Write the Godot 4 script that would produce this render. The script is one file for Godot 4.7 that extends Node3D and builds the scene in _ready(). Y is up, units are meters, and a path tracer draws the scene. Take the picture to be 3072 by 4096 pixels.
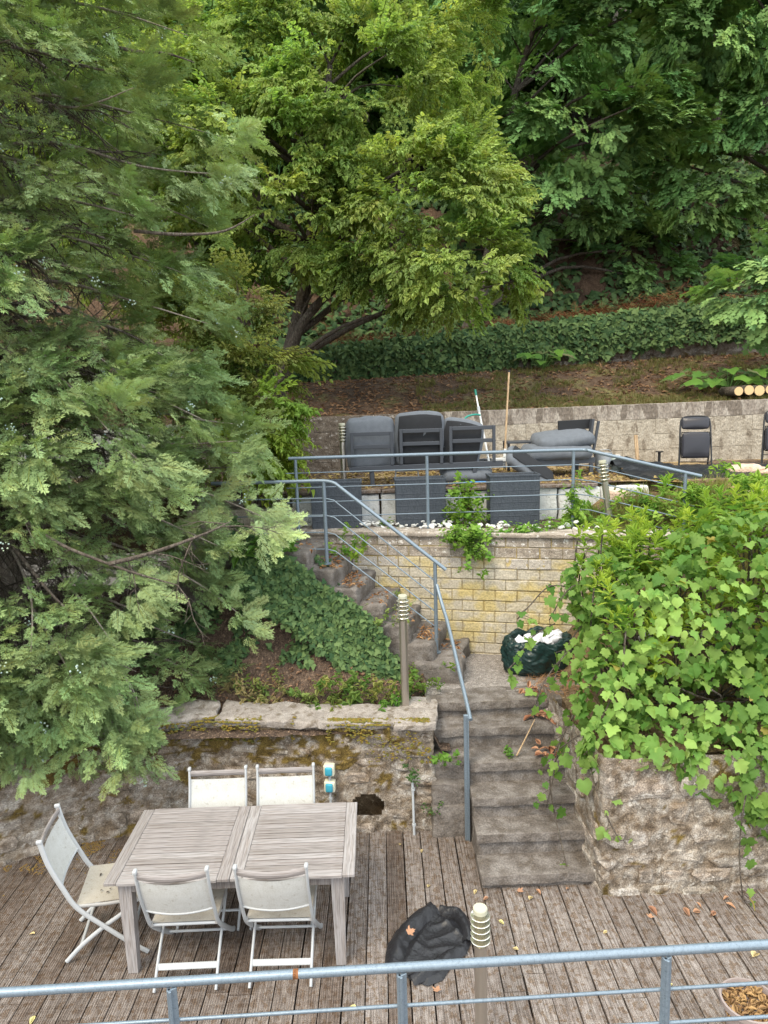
extends Node3D
# A terraced back garden seen from an upper window: deck with table, stone stairs, walls, a terrace with stored furniture, trees on the slope behind.

var M := {}
var used := {}
var grain := FastNoiseLite.new()

func _ready() -> void:
	set_camera_and_light()
	make_materials()
	make_leaves()
	build_ground()
	build_deck()
	build_lower_wall()
	build_stairs()
	build_upper_stairs()
	build_yellow_wall()
	build_terrace()
	build_rubble_wall()
	build_hill()
	build_railings()
	build_table_and_chairs()
	build_bollards()
	build_deck_things()
	build_terrace_furniture()
	build_terrace_clutter()
	build_conifer()
	build_lime_tree()
	build_maples()
	build_wood_behind()
	build_shrubs()
	build_vine()
	build_ivy_and_weeds()
	build_litter()

func set_camera_and_light() -> void:
	var cam := Camera3D.new()
	cam.name = "camera"
	cam.fov = 71.6
	cam.near = 0.05
	cam.far = 400.0
	add_child(cam)
	cam.position = Vector3(0, 3.95, 0)
	cam.rotation = Vector3(deg_to_rad(-8.92), deg_to_rad(-0.7), -0.03)
	cam.current = true
	var sky_look := ProceduralSkyMaterial.new()
	sky_look.sky_top_color = Color(0.95, 0.98, 1.0)
	sky_look.sky_horizon_color = Color(0.74, 0.77, 0.80)
	sky_look.sky_curve = 0.30
	sky_look.ground_bottom_color = Color(0.30, 0.29, 0.27)
	sky_look.ground_horizon_color = Color(0.55, 0.55, 0.52)
	sky_look.sun_angle_max = 1.0
	var sky := Sky.new()
	sky.sky_material = sky_look
	var env := Environment.new()
	env.background_mode = Environment.BG_SKY
	env.sky = sky
	env.background_energy_multiplier = 1.0
	env.tonemap_mode = Environment.TONE_MAPPER_LINEAR
	env.tonemap_exposure = 3.6
	env.sdfgi_enabled = true
	env.ssao_enabled = true
	env.ssil_enabled = true
	var world := WorldEnvironment.new()
	world.name = "world"
	world.environment = env
	add_child(world)
	var sun := DirectionalLight3D.new()
	sun.name = "sun"
	sun.light_energy = 0.34
	sun.light_color = Color(1.0, 0.96, 0.88)
	sun.light_angular_distance = 26.0
	sun.shadow_enabled = true
	add_child(sun)
	sun.rotation_degrees = Vector3(-53, -36, 0)

# ---------------------------------------------------------------- helpers: nodes
func numbered(called: String) -> String:
	var n: int = used.get(called, 0)
	used[called] = n + 1
	return called if n == 0 else "%s_%03d" % [called, n]

func tag(o: Node3D, label: String, category: String, group := "", kind := "") -> Node3D:
	if label: o.set_meta("label", label)
	if category: o.set_meta("category", category)
	if group: o.set_meta("group", group)
	if kind: o.set_meta("kind", kind)
	return o

func thing(called: String, label: String, category: String, at := Vector3.ZERO, turn := 0.0, group := "") -> Node3D:
	var o := Node3D.new()
	o.name = numbered(called)
	add_child(o)
	o.position = at
	o.rotation.y = turn
	return tag(o, label, category, group)

func structure(called: String, label := "") -> Node3D:
	var o := Node3D.new()
	o.name = numbered(called)
	add_child(o)
	return tag(o, label, "", "", "structure")

func piece(called: String, mesh: Mesh, mat: Material, parent: Node3D, xf := Transform3D()) -> MeshInstance3D:
	var o := MeshInstance3D.new()
	o.mesh = mesh
	o.material_override = mat
	o.transform = xf
	if parent == self:
		o.name = numbered(called)
		add_child(o)
	else:
		o.name = called
		parent.add_child(o, true)
	return o

func copy_thing(o: Node3D, at: Vector3, turn: float, label := "") -> Node3D:
	var c: Node3D = o.duplicate()
	var base := String(o.name).get_slice("_0", 0)
	c.name = numbered(base)
	add_child(c)
	c.position = at
	c.rotation.y = turn
	if label: c.set_meta("label", label)
	return c

func scatter(called: String, mesh: Mesh, mat: Material, places: Array, tints: PackedColorArray, parent: Node3D, kind := "stuff") -> MultiMeshInstance3D:
	var mm := MultiMesh.new()
	mm.transform_format = MultiMesh.TRANSFORM_3D
	mm.use_colors = tints.size() > 0
	mm.mesh = mesh
	mm.instance_count = places.size()
	for i in places.size():
		mm.set_instance_transform(i, places[i])
		if mm.use_colors:
			mm.set_instance_color(i, tints[i])
	var o := MultiMeshInstance3D.new()
	o.multimesh = mm
	o.material_override = mat
	if parent == self:
		o.name = numbered(called)
		add_child(o)
	else:
		o.name = called
		parent.add_child(o, true)
	if kind: o.set_meta("kind", kind)
	return o

func dice(n: int) -> RandomNumberGenerator:
	var r := RandomNumberGenerator.new()
	r.seed = n * 7919 + 13
	return r

func rv(r: RandomNumberGenerator, a: float, b: float) -> float:
	return r.randf_range(a, b)

func rdir(r: RandomNumberGenerator) -> Vector3:
	var z := r.randf_range(-1, 1)
	var a := r.randf_range(0, TAU)
	var s := sqrt(1.0 - z * z)
	return Vector3(s * cos(a), z, s * sin(a))

func aim(fwd: Vector3, up := Vector3.UP) -> Basis:   # local z along fwd, local y near up
	var z := fwd.normalized()
	var x := up.cross(z)
	if x.length() < 0.01: x = Vector3.RIGHT.cross(z)
	x = x.normalized()
	return Basis(x, z.cross(x), z)

func n3(p: Vector3, f: float) -> float:
	return grain.get_noise_3d(p.x * f, p.y * f, p.z * f)

# ---------------------------------------------------------------- helpers: shapes
func begin() -> SurfaceTool:
	var st := SurfaceTool.new()
	st.begin(Mesh.PRIMITIVE_TRIANGLES)
	return st

func done(st: SurfaceTool) -> ArrayMesh:
	st.generate_normals()
	return st.commit()

func quad(st: SurfaceTool, a: Vector3, b: Vector3, c: Vector3, d: Vector3) -> void:
	st.add_vertex(a); st.add_vertex(b); st.add_vertex(c)
	st.add_vertex(a); st.add_vertex(c); st.add_vertex(d)

func add_box(st: SurfaceTool, at: Vector3, size: Vector3, b := Basis(), c := 0.0) -> void:
	# a box with chamfered edges: 44 triangles
	st.set_smooth_group(-1)
	var h := size * 0.5
	if c <= 0.0:
		c = minf(0.004, minf(h.x, minf(h.y, h.z)) * 0.3)
	for axis in 3:
		var u := (axis + 1) % 3
		var v := (axis + 2) % 3
		for s: float in [-1.0, 1.0]:
			var q: Array[Vector3] = []
			for k: Array in [[-1, -1], [-1, 1], [1, 1], [1, -1]]:
				var p := Vector3.ZERO
				p[axis] = s * h[axis]
				p[u] = k[0] * (h[u] - c)
				p[v] = k[1] * (h[v] - c)
				q.append(at + b * p)
			if s > 0: quad(st, q[0], q[1], q[2], q[3])
			else: quad(st, q[3], q[2], q[1], q[0])
		for su: float in [-1.0, 1.0]:
			for sv: float in [-1.0, 1.0]:
				var e: Array[Vector3] = []
				for k: Array in [[-1, 0], [1, 0], [1, 1], [-1, 1]]:
					var p := Vector3.ZERO
					p[axis] = k[0] * (h[axis] - c)
					p[u] = su * (h[u] if k[1] == 0 else h[u] - c)
					p[v] = sv * (h[v] - c if k[1] == 0 else h[v])
					e.append(at + b * p)
				if su * sv > 0: quad(st, e[3], e[2], e[1], e[0])
				else: quad(st, e[0], e[1], e[2], e[3])
	for sx: float in [-1.0, 1.0]:
		for sy: float in [-1.0, 1.0]:
			for sz: float in [-1.0, 1.0]:
				var a := at + b * Vector3(sx * h.x, sy * (h.y - c), sz * (h.z - c))
				var d := at + b * Vector3(sx * (h.x - c), sy * h.y, sz * (h.z - c))
				var e := at + b * Vector3(sx * (h.x - c), sy * (h.y - c), sz * h.z)
				if sx * sy * sz > 0:
					st.add_vertex(a); st.add_vertex(e); st.add_vertex(d)
				else:
					st.add_vertex(a); st.add_vertex(d); st.add_vertex(e)

func box_mesh(size: Vector3, c := 0.0) -> ArrayMesh:
	var st := begin()
	add_box(st, Vector3.ZERO, size, Basis(), c)
	return done(st)

func add_bar(st: SurfaceTool, a: Vector3, b: Vector3, w: float, h: float, up := Vector3.UP) -> void:
	add_box(st, (a + b) * 0.5, Vector3(w, h, a.distance_to(b)), aim(b - a, up))

func add_tube(st: SurfaceTool, pts: Array, radii, sides := 8, squash := 1.0, side_axis := Vector3.ZERO) -> void:
	# a swept tube; radii a number or one per point; squash flattens it across side_axis
	var n := pts.size()
	var rings := []
	var ref := side_axis
	for i in n:
		var dir: Vector3 = (pts[mini(i + 1, n - 1)] - pts[maxi(i - 1, 0)]).normalized()
		if ref == Vector3.ZERO:
			ref = Vector3.UP.cross(dir)
			if ref.length() < 0.05: ref = Vector3.RIGHT
		var x := (ref - dir * ref.dot(dir)).normalized()
		if side_axis == Vector3.ZERO: ref = x
		var y := dir.cross(x)
		var r: float = radii[i] if radii is Array else radii
		var ring := []
		for k in sides:
			var a := TAU * k / sides
			ring.append(pts[i] + x * cos(a) * r * squash + y * sin(a) * r)
		rings.append(ring)
	st.set_smooth_group(1)
	for i in n - 1:
		for k in sides:
			var k2 := (k + 1) % sides
			quad(st, rings[i][k], rings[i][k2], rings[i + 1][k2], rings[i + 1][k])
	st.set_smooth_group(-1)
	for e in [0, n - 1]:
		for k in range(1, sides - 1):
			st.add_vertex(rings[e][0])
			st.add_vertex(rings[e][k + 1 if e == 0 else k])
			st.add_vertex(rings[e][k if e == 0 else k + 1])

func tube(pts: Array, radii, sides := 8) -> ArrayMesh:
	var st := begin()
	add_tube(st, pts, radii, sides)
	return done(st)

func bend(pts: Array, steps := 6) -> Array:   # a smooth path through points
	var out := []
	var n := pts.size()
	for i in n - 1:
		var p0: Vector3 = pts[maxi(i - 1, 0)]
		var p3: Vector3 = pts[mini(i + 2, n - 1)]
		for k in steps:
			out.append(pts[i].cubic_interpolate(pts[i + 1], p0, p3, float(k) / steps))
	out.append(pts[n - 1])
	return out

func lathe(profile: Array, sides := 20, sharp := true) -> ArrayMesh:   # profile of Vector2(radius, height)
	var st := begin()
	for i in profile.size() - 1:
		var a: Vector2 = profile[i]
		var b: Vector2 = profile[i + 1]
		st.set_smooth_group(i + 1 if sharp else 1)
		for k in sides:
			var t0 := TAU * k / sides
			var t1 := TAU * (k + 1) / sides
			var p := [Vector3(cos(t0) * a.x, a.y, sin(t0) * a.x), Vector3(cos(t1) * a.x, a.y, sin(t1) * a.x), Vector3(cos(t1) * b.x, b.y, sin(t1) * b.x), Vector3(cos(t0) * b.x, b.y, sin(t0) * b.x)]
			if a.x < 1e-5:
				st.add_vertex(p[0]); st.add_vertex(p[2]); st.add_vertex(p[3])
			elif b.x < 1e-5:
				st.add_vertex(p[0]); st.add_vertex(p[1]); st.add_vertex(p[2])
			else:
				quad(st, p[0], p[1], p[2], p[3])
	return done(st)

func rough_box(size: Vector3, round_r: float, div: Vector3i, amp: float, freq: float, shift: Vector3, bulge := 0.0, fine := 0.0) -> ArrayMesh:
	# a rounded box whose surface is displaced by noise
	var st := begin()
	st.set_smooth_group(1)
	var h := size * 0.5
	var r := minf(round_r, minf(h.x, minf(h.y, h.z)) * 0.98)
	var lines := []
	for axis in 3:
		var l := [-h[axis], -h[axis] + r * 0.35]
		var n := div[axis]
		for i in n + 1:
			l.append(lerpf(-h[axis] + r, h[axis] - r, float(i) / n))
		l.append(h[axis] - r * 0.35)
		l.append(h[axis])
		lines.append(l)
	for axis in 3:
		var u := (axis + 1) % 3
		var v := (axis + 2) % 3
		for s: float in [-1.0, 1.0]:
			var grid := []
			for a in lines[u]:
				var row := []
				for b in lines[v]:
					var p := Vector3.ZERO
					p[axis] = s * h[axis]
					p[u] = a
					p[v] = b
					var inner := p.clamp(-h + Vector3.ONE * r, h - Vector3.ONE * r)
					var d := (p - inner).normalized()
					p = inner + d * r
					if bulge > 0.0:
						var w := (1.0 - pow(absf(a / h[u]), 2.0)) * (1.0 - pow(absf(b / h[v]), 2.0))
						p[axis] += s * bulge * w
					var q := p + shift
					p += Vector3(n3(q, freq), n3(q + Vector3(37, 5, 1), freq), n3(q + Vector3(3, 71, 9), freq)) * amp
					if fine > 0.0:
						p += d * n3(q, freq * 5.0) * fine
					row.append(p)
				grid.append(row)
			for i in grid.size() - 1:
				for j in grid[0].size() - 1:
					if s > 0: quad(st, grid[i][j], grid[i][j + 1], grid[i + 1][j + 1], grid[i + 1][j])
					else: quad(st, grid[i][j], grid[i + 1][j], grid[i + 1][j + 1], grid[i][j + 1])
	return done(st)

func sheet(x0: float, x1: float, z0: float, z1: float, step: float, height: Callable, paint = null) -> ArrayMesh:
	# a height field; paint gives linear vertex colours
	var st := begin()
	st.set_smooth_group(1)
	var nx := maxi(1, int(round((x1 - x0) / step)))
	var nz := maxi(1, int(round((z1 - z0) / step)))
	var pts := []
	var tints := []
	for i in nx + 1:
		var row := PackedVector3Array()
		var tr := PackedColorArray()
		for j in nz + 1:
			var x := lerpf(x0, x1, float(i) / nx)
			var z := lerpf(z0, z1, float(j) / nz)
			row.append(Vector3(x, height.call(x, z), z))
			if paint != null: tr.append(paint.call(x, z))
		pts.append(row)
		tints.append(tr)
	for i in nx:
		for j in nz:
			for k: Array in [[0, 0], [1, 0], [1, 1], [0, 0], [1, 1], [0, 1]]:
				if paint != null: st.set_color(tints[i + k[0]][j + k[1]])
				st.add_vertex(pts[i + k[0]][j + k[1]])
	return done(st)

# ---------------------------------------------------------------- materials
func lin(r: float, g: float, b: float) -> Color:
	return Color(r, g, b).linear_to_srgb()

func noise_bytes(size: int, freq: float, n: int, octaves := 4, ridged := false, squeeze := 1) -> PackedByteArray:
	var f := FastNoiseLite.new()
	f.noise_type = FastNoiseLite.TYPE_SIMPLEX_SMOOTH
	f.frequency = freq
	f.seed = n
	f.fractal_octaves = octaves
	f.fractal_type = FastNoiseLite.FRACTAL_RIDGED if ridged else FastNoiseLite.FRACTAL_FBM
	var im: Image = f.get_seamless_image(size, maxi(8, size / squeeze))
	im.convert(Image.FORMAT_L8)
	if squeeze > 1: im.resize(size, size, Image.INTERPOLATE_CUBIC)
	return im.get_data()

func turned(t: ImageTexture) -> ImageTexture:   # the same picture with its grain along the rows
	var im: Image = t.get_image().duplicate()
	im.rotate_90(CLOCKWISE)
	return ImageTexture.create_from_image(im)

func as_texture(bytes: PackedByteArray, size: int, three: bool) -> ImageTexture:
	return ImageTexture.create_from_image(Image.create_from_data(size, size, false, Image.FORMAT_RGB8 if three else Image.FORMAT_L8, bytes))

# base colour varied by a broad noise between a and b, spots of c where a second noise passes a level, fine speckle over all
func mottled(size: int, a: Color, b: Color, c: Color, level: float, broad: float, spot: float, speckle: float, n: int, squeeze := 1, edge := 0.12) -> ImageTexture:
	var n1 := noise_bytes(size, broad, n, 5, false, squeeze)
	var n2 := noise_bytes(size, spot, n + 11, 4, false, squeeze)
	var n3b := noise_bytes(size, 0.11, n + 23, 3, false, squeeze)
	var out := PackedByteArray()
	out.resize(size * size * 3)
	for i in size * size:
		var t := clampf((n1[i] / 255.0 - 0.5) * 1.6 + 0.5, 0.0, 1.0)
		var s := clampf((n2[i] / 255.0 - level) / edge, 0.0, 1.0)
		var m := 1.0 + (n3b[i] / 255.0 - 0.5) * speckle
		var r := lerpf(lerpf(a.r, b.r, t), c.r, s) * m
		var g := lerpf(lerpf(a.g, b.g, t), c.g, s) * m
		var l := lerpf(lerpf(a.b, b.b, t), c.b, s) * m
		out[i * 3] = clampi(int(r * 255.0), 0, 255)
		out[i * 3 + 1] = clampi(int(g * 255.0), 0, 255)
		out[i * 3 + 2] = clampi(int(l * 255.0), 0, 255)
	return as_texture(out, size, true)

func matte(called: String, color: Color, rough := 0.85, tex: Texture2D = null, tile := 1.0, relief: Texture2D = null, depth := 1.0, world := true) -> StandardMaterial3D:
	var m := StandardMaterial3D.new()
	m.resource_name = called
	m.albedo_color = color
	m.roughness = rough
	m.metallic_specular = 0.4
	if tex or relief:
		m.uv1_triplanar = true
		m.uv1_world_triplanar = world
		m.uv1_scale = Vector3.ONE / tile
		m.albedo_texture = tex
	if relief:
		m.heightmap_enabled = true
		m.heightmap_texture = relief
		m.heightmap_scale = depth
	M[called] = m
	return m

func leafy(called: String, through: float, rough := 0.5) -> StandardMaterial3D:
	var m := StandardMaterial3D.new()
	m.resource_name = called
	m.albedo_color = Color.WHITE
	m.vertex_color_use_as_albedo = true
	m.roughness = rough
	m.metallic_specular = 0.28
	m.cull_mode = BaseMaterial3D.CULL_DISABLED
	m.backlight_enabled = through > 0.0
	m.backlight = Color(through, through, through * 0.75)
	M[called] = m
	return m

func make_materials() -> void:
	grain.noise_type = FastNoiseLite.TYPE_SIMPLEX_SMOOTH
	grain.frequency = 1.0
	grain.fractal_octaves = 3
	grain.seed = 5
	var S := 512
	var rough1 := as_texture(noise_bytes(S, 0.03, 1, 5), S, false)
	var rough2 := as_texture(noise_bytes(S, 0.012, 2, 6, true), S, false)
	var woodgrain := as_texture(noise_bytes(S, 0.09, 3, 4, false, 16), S, false)
	# stone: light and dark mineral tones, pale lichen spots; vertex colours carry moss
	var stone_t := mottled(S, lin(0.36, 0.33, 0.30), lin(0.85, 0.80, 0.74), lin(1.0, 0.98, 0.94), 0.66, 0.012, 0.022, 0.75, 31)
	for k in [["stone", lin(0.46, 0.432, 0.405)], ["mortar", lin(0.44, 0.415, 0.385)]]:
		var m := matte(k[0], k[1], 0.95, stone_t, 0.9, rough2, 1.3)
		m.vertex_color_use_as_albedo = true
	var step_t := mottled(S, lin(0.15, 0.125, 0.106), lin(0.27, 0.238, 0.212), lin(0.145, 0.118, 0.095), 0.60, 0.012, 0.012, 0.45, 41, 1, 0.25)
	matte("step_stone", lin(0.75, 0.76, 0.78), 0.95, step_t, 1.1, rough1, 0.9)
	var coping_t := mottled(S, lin(0.28, 0.25, 0.23), lin(0.40, 0.37, 0.35), lin(0.18, 0.15, 0.12), 0.64, 0.012, 0.014, 0.35, 45, 1, 0.2)
	matte("coping", lin(0.80, 0.77, 0.73), 0.95, coping_t, 0.9, rough1, 1.0)
	matte("gravel_concrete", lin(0.86, 0.84, 0.82), 0.95, mottled(S, lin(0.22, 0.20, 0.185), lin(0.36, 0.33, 0.31), lin(0.18, 0.15, 0.13), 0.66, 0.02, 0.05, 0.8, 47), 0.8, rough1, 1.6)
	# concrete blocks, some stained yellow, some with white bloom
	var yellow_t := mottled(S, lin(0.38, 0.335, 0.265), lin(0.48, 0.43, 0.35), lin(0.47, 0.375, 0.175), 0.42, 0.012, 0.0065, 0.35, 51, 1, 0.24)
	var grey_t := mottled(S, lin(0.22, 0.18, 0.145), lin(0.40, 0.35, 0.30), lin(0.66, 0.63, 0.60), 0.70, 0.012, 0.02, 0.6, 57)
	var pale_t := mottled(S, lin(0.38, 0.335, 0.29), lin(0.47, 0.43, 0.385), lin(0.45, 0.34, 0.13), 0.66, 0.012, 0.016, 0.45, 59)
	for k in [["block_yellow", yellow_t], ["block_grey", grey_t], ["block_pale", pale_t]]:
		matte(k[0], Color.WHITE, 0.95, k[1], 1.6 if k[0] == "block_yellow" else 1.0, rough1, 1.0)
	matte("block_dark", lin(0.45, 0.42, 0.39), 0.95, grey_t, 1.1, rough1, 1.0)
	matte("joint_yellow", lin(0.62, 0.58, 0.50), 0.95, yellow_t, 1.6, rough1, 1.0)
	matte("joint", lin(0.55, 0.44, 0.30), 0.95, grey_t, 0.7, rough1, 1.0)
	var wall_t := mottled(S, lin(0.22, 0.185, 0.155), lin(0.36, 0.32, 0.275), lin(0.16, 0.132, 0.108), 0.56, 0.010, 0.009, 0.4, 61, 3)
	matte("weathered_block", Color.WHITE, 0.95, wall_t, 1.3, rough1, 1.0)
	matte("weathered_block_pale", lin(0.95, 0.93, 0.90), 0.95, mottled(S, lin(0.31, 0.272, 0.222), lin(0.43, 0.39, 0.33), lin(0.20, 0.168, 0.132), 0.64, 0.011, 0.010, 0.35, 67, 2), 1.2, rough1, 1.0)
	matte("white_render", lin(0.62, 0.62, 0.60), 0.9, mottled(S, lin(0.85, 0.85, 0.84), lin(1, 1, 1), lin(0.45, 0.43, 0.40), 0.70, 0.014, 0.02, 0.2, 69), 0.8, rough1, 0.5)
	# wood: grain runs along the texture's columns
	var wood_t := mottled(S, lin(0.60, 0.56, 0.53), lin(1.0, 0.97, 0.94), lin(0.42, 0.36, 0.31), 0.70, 0.05, 0.05, 0.7, 71, 16)
	var deck_spots := mottled(S, lin(0.62, 0.58, 0.55), lin(1.0, 1.0, 1.0), lin(0.52, 0.43, 0.34), 0.60, 0.012, 0.016, 0.9, 73)
	var tones := [lin(0.240, 0.198, 0.172), lin(0.288, 0.246, 0.220), lin(0.262, 0.225, 0.203), lin(0.315, 0.276, 0.253), lin(0.220, 0.182, 0.160)]
	for i in tones.size():
		var m := matte("deck_%d" % i, tones[i], 0.8, deck_spots, 0.55, woodgrain, 0.5)
		m.uv1_offset = Vector3(0.13, 0.0, 0.37) * i
		m.detail_enabled = true
		m.detail_blend_mode = BaseMaterial3D.BLEND_MODE_MUL
		m.detail_albedo = wood_t
		m.detail_uv_layer = BaseMaterial3D.DETAIL_UV_2
		m.uv2_triplanar = true
		m.uv2_world_triplanar = true
		m.uv2_scale = Vector3(2.1, 2.1, 0.9)
	var greys := [lin(0.275, 0.243, 0.228), lin(0.308, 0.276, 0.260), lin(0.252, 0.223, 0.208), lin(0.330, 0.297, 0.280)]
	for i in greys.size():
		var m: StandardMaterial3D = M["deck_%d" % i].duplicate()
		m.albedo_color = greys[i]
		M["deck_grey_%d" % i] = m
	var teak := [lin(0.282, 0.258, 0.252), lin(0.318, 0.296, 0.292), lin(0.252, 0.230, 0.222)]
	var along := turned(woodgrain)
	for i in teak.size():
		var tt := mottled(S, lin(0.78, 0.75, 0.73), lin(1, 1, 1), lin(0.66, 0.61, 0.57), 0.70, 0.035, 0.05, 0.35, 81 + i, 20)
		matte("teak_%d" % i, teak[i], 0.75, tt, 0.6, woodgrain, 0.25, false)
		matte("teak_long_%d" % i, teak[i], 0.75, turned(tt), 0.6, along, 0.25, false)
	matte("teak_end", lin(0.40, 0.36, 0.325), 0.8, stone_t, 0.3)
	# metals, plastics, cloth
	var galv := mottled(S, lin(0.80, 0.82, 0.84), lin(1, 1, 1), lin(0.62, 0.64, 0.66), 0.68, 0.03, 0.04, 0.2, 91)
	var g1 := matte("galvanised", lin(0.205, 0.252, 0.298), 0.40, galv, 0.3)
	g1.metallic = 0.35
	matte("rust", lin(0.28, 0.12, 0.05), 0.9, stone_t, 0.1)
	var steel := matte("brushed_steel", lin(0.50, 0.46, 0.41), 0.30)
	steel.metallic = 0.9
	matte("lamp_cream", lin(0.44, 0.43, 0.33), 0.35)
	matte("lamp_tube", lin(0.30, 0.28, 0.20), 0.25).metallic = 0.6
	var steel2 := matte("lamp_ring", lin(0.70, 0.68, 0.60), 0.25)
	steel2.metallic = 0.7
	matte("white_tube", lin(0.40, 0.41, 0.42), 0.4)
	matte("grey_tube", lin(0.33, 0.32, 0.31), 0.45)
	var weave := mottled(256, lin(0.90, 0.89, 0.87), lin(1, 1, 1), lin(0.70, 0.66, 0.60), 0.76, 0.02, 0.03, 0.12, 95)
	var sling := matte("sling", lin(0.52, 0.52, 0.505), 0.8, weave, 0.4)
	sling.backlight_enabled = true
	sling.backlight = Color(0.35, 0.34, 0.32)
	matte("seat_sling", lin(0.40, 0.365, 0.315), 0.85, weave, 0.4)
	matte("grime", lin(0.12, 0.10, 0.08), 0.95)
	matte("anthracite", lin(0.052, 0.057, 0.068), 0.45)
	matte("planter_grey", lin(0.060, 0.070, 0.085), 0.6, mottled(S, lin(0.78, 0.80, 0.82), lin(1, 1, 1), lin(1.25, 1.25, 1.25), 0.70, 0.02, 0.04, 0.35, 97, 8), 0.5, rough1, 0.3)
	var cloth_t := mottled(S, lin(0.82, 0.82, 0.82), lin(1, 1, 1), lin(0.7, 0.7, 0.7), 0.72, 0.012, 0.05, 0.25, 99)
	var cu := matte("cushion", lin(0.125, 0.137, 0.157), 0.92, cloth_t, 0.5)
	cu.rim_enabled = true
	cu.rim = 0.3
	matte("cushion_under", lin(0.020, 0.021, 0.024), 0.9, cloth_t, 0.5)
	matte("black_cloth", lin(0.018, 0.018, 0.021), 0.40, cloth_t, 0.4, rough1, 0.3)
	matte("black_foil", lin(0.022, 0.024, 0.028), 0.35, cloth_t, 0.5, rough2, 0.8)
	matte("black_vinyl", lin(0.030, 0.030, 0.038), 0.28)
	matte("black_metal", lin(0.018, 0.018, 0.020), 0.4)
	matte("green_bag", lin(0.012, 0.030, 0.028), 0.28)
	matte("white_bag", lin(0.60, 0.60, 0.64), 0.45)
	matte("socket_cream", lin(0.66, 0.64, 0.50), 0.45)
	matte("socket_blue", lin(0.05, 0.32, 0.44), 0.4)
	matte("conduit", lin(0.42, 0.44, 0.46), 0.5)
	matte("green_grip", lin(0.02, 0.16, 0.12), 0.5)
	matte("white_plastic", lin(0.68, 0.68, 0.66), 0.45)
	matte("handle_wood", lin(0.50, 0.36, 0.22), 0.7, wood_t, 0.5, null, 1.0, false)
	matte("hose_blue", lin(0.02, 0.20, 0.50), 0.4)
	matte("hose_teal", lin(0.02, 0.25, 0.20), 0.4)
	matte("red_plastic", lin(0.32, 0.02, 0.03), 0.4)
	matte("zinc", lin(0.36, 0.38, 0.40), 0.4)
	matte("jar", lin(0.48, 0.55, 0.50), 0.3)
	matte("clay_pot", lin(0.27, 0.22, 0.205), 0.7)
	matte("sandstone", lin(0.66, 0.50, 0.40), 0.9, mottled(S, lin(0.70, 0.66, 0.60), lin(1, 1, 1), lin(0.55, 0.5, 0.45), 0.70, 0.014, 0.03, 0.3, 103), 0.6, rough1, 1.0)
	matte("pebble", lin(0.55, 0.545, 0.52), 0.7)
	matte("log_end", lin(0.60, 0.42, 0.22), 0.85)
	var earth_t := mottled(S, lin(0.055, 0.036, 0.026), lin(0.125, 0.085, 0.060), lin(0.24, 0.165, 0.11), 0.66, 0.016, 0.04, 0.9, 107)
	var soil := matte("soil", Color.WHITE, 1.0, earth_t, 0.9, rough1, 3.0)
	soil.vertex_color_use_as_albedo = true
	var turf := matte("litter_ground", Color.WHITE, 1.0, mottled(S, lin(0.35, 0.30, 0.27), lin(0.80, 0.76, 0.70), lin(1.0, 0.9, 0.8), 0.66, 0.018, 0.05, 1.0, 109), 1.1, rough1, 3.0)
	turf.vertex_color_use_as_albedo = true
	var bark_t := mottled(S, lin(0.050, 0.040, 0.032), lin(0.13, 0.105, 0.085), lin(0.20, 0.19, 0.15), 0.68, 0.03, 0.04, 0.6, 113, 6)
	matte("bark", Color.WHITE, 1.0, bark_t, 0.5, rough2, 2.0)
	matte("pale_bark", lin(1.9, 1.8, 1.6).clamp(), 1.0, mottled(S, lin(0.16, 0.13, 0.105), lin(0.34, 0.29, 0.245), lin(0.42, 0.39, 0.34), 0.66, 0.03, 0.04, 0.5, 117, 6), 0.4)
	matte("dead_straw", lin(0.34, 0.22, 0.12), 0.95)
	matte("rust_straw", lin(0.22, 0.085, 0.04), 0.95)
	# leaves: colour comes from the instances
	leafy("soft_leaf", 1.0, 0.5)
	leafy("dark_leaf", 0.6, 0.6)
	leafy("needle", 0.6, 0.55)
	leafy("dry_leaf", 0.2, 0.85)
	leafy("moss", 0.0, 1.0)
	leafy("berry", 0.0, 0.5)
	# leaves that are parts of their own
	for i in 6:
		var m := leafy("vine_leaf_%d" % i, 0.8, 0.55)
		m.vertex_color_use_as_albedo = false
		m.albedo_color = lin(0.090 + 0.032 * i, 0.205 + 0.036 * i, 0.040 + 0.010 * i)
	for i in 4:
		var m := leafy("leaf_green_%d" % i, 0.6, 0.45)
		m.vertex_color_use_as_albedo = false
		m.albedo_color = lin(0.06 + 0.015 * i, 0.14 + 0.025 * i, 0.035)
	for i in 3:
		var m := leafy("dead_leaf_%d" % i, 0.2, 0.85)
		m.vertex_color_use_as_albedo = false
		m.albedo_color = lin(0.30 + 0.05 * i, 0.155 + 0.035 * i, 0.095 + 0.02 * i)
	for i in 2:
		var m := leafy("pale_leaf_%d" % i, 0.2, 0.8)
		m.vertex_color_use_as_albedo = false
		m.albedo_color = lin(0.56, 0.44 + 0.06 * i, 0.22)

# ---------------------------------------------------------------- leaf and spray meshes
var L := {}

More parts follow.
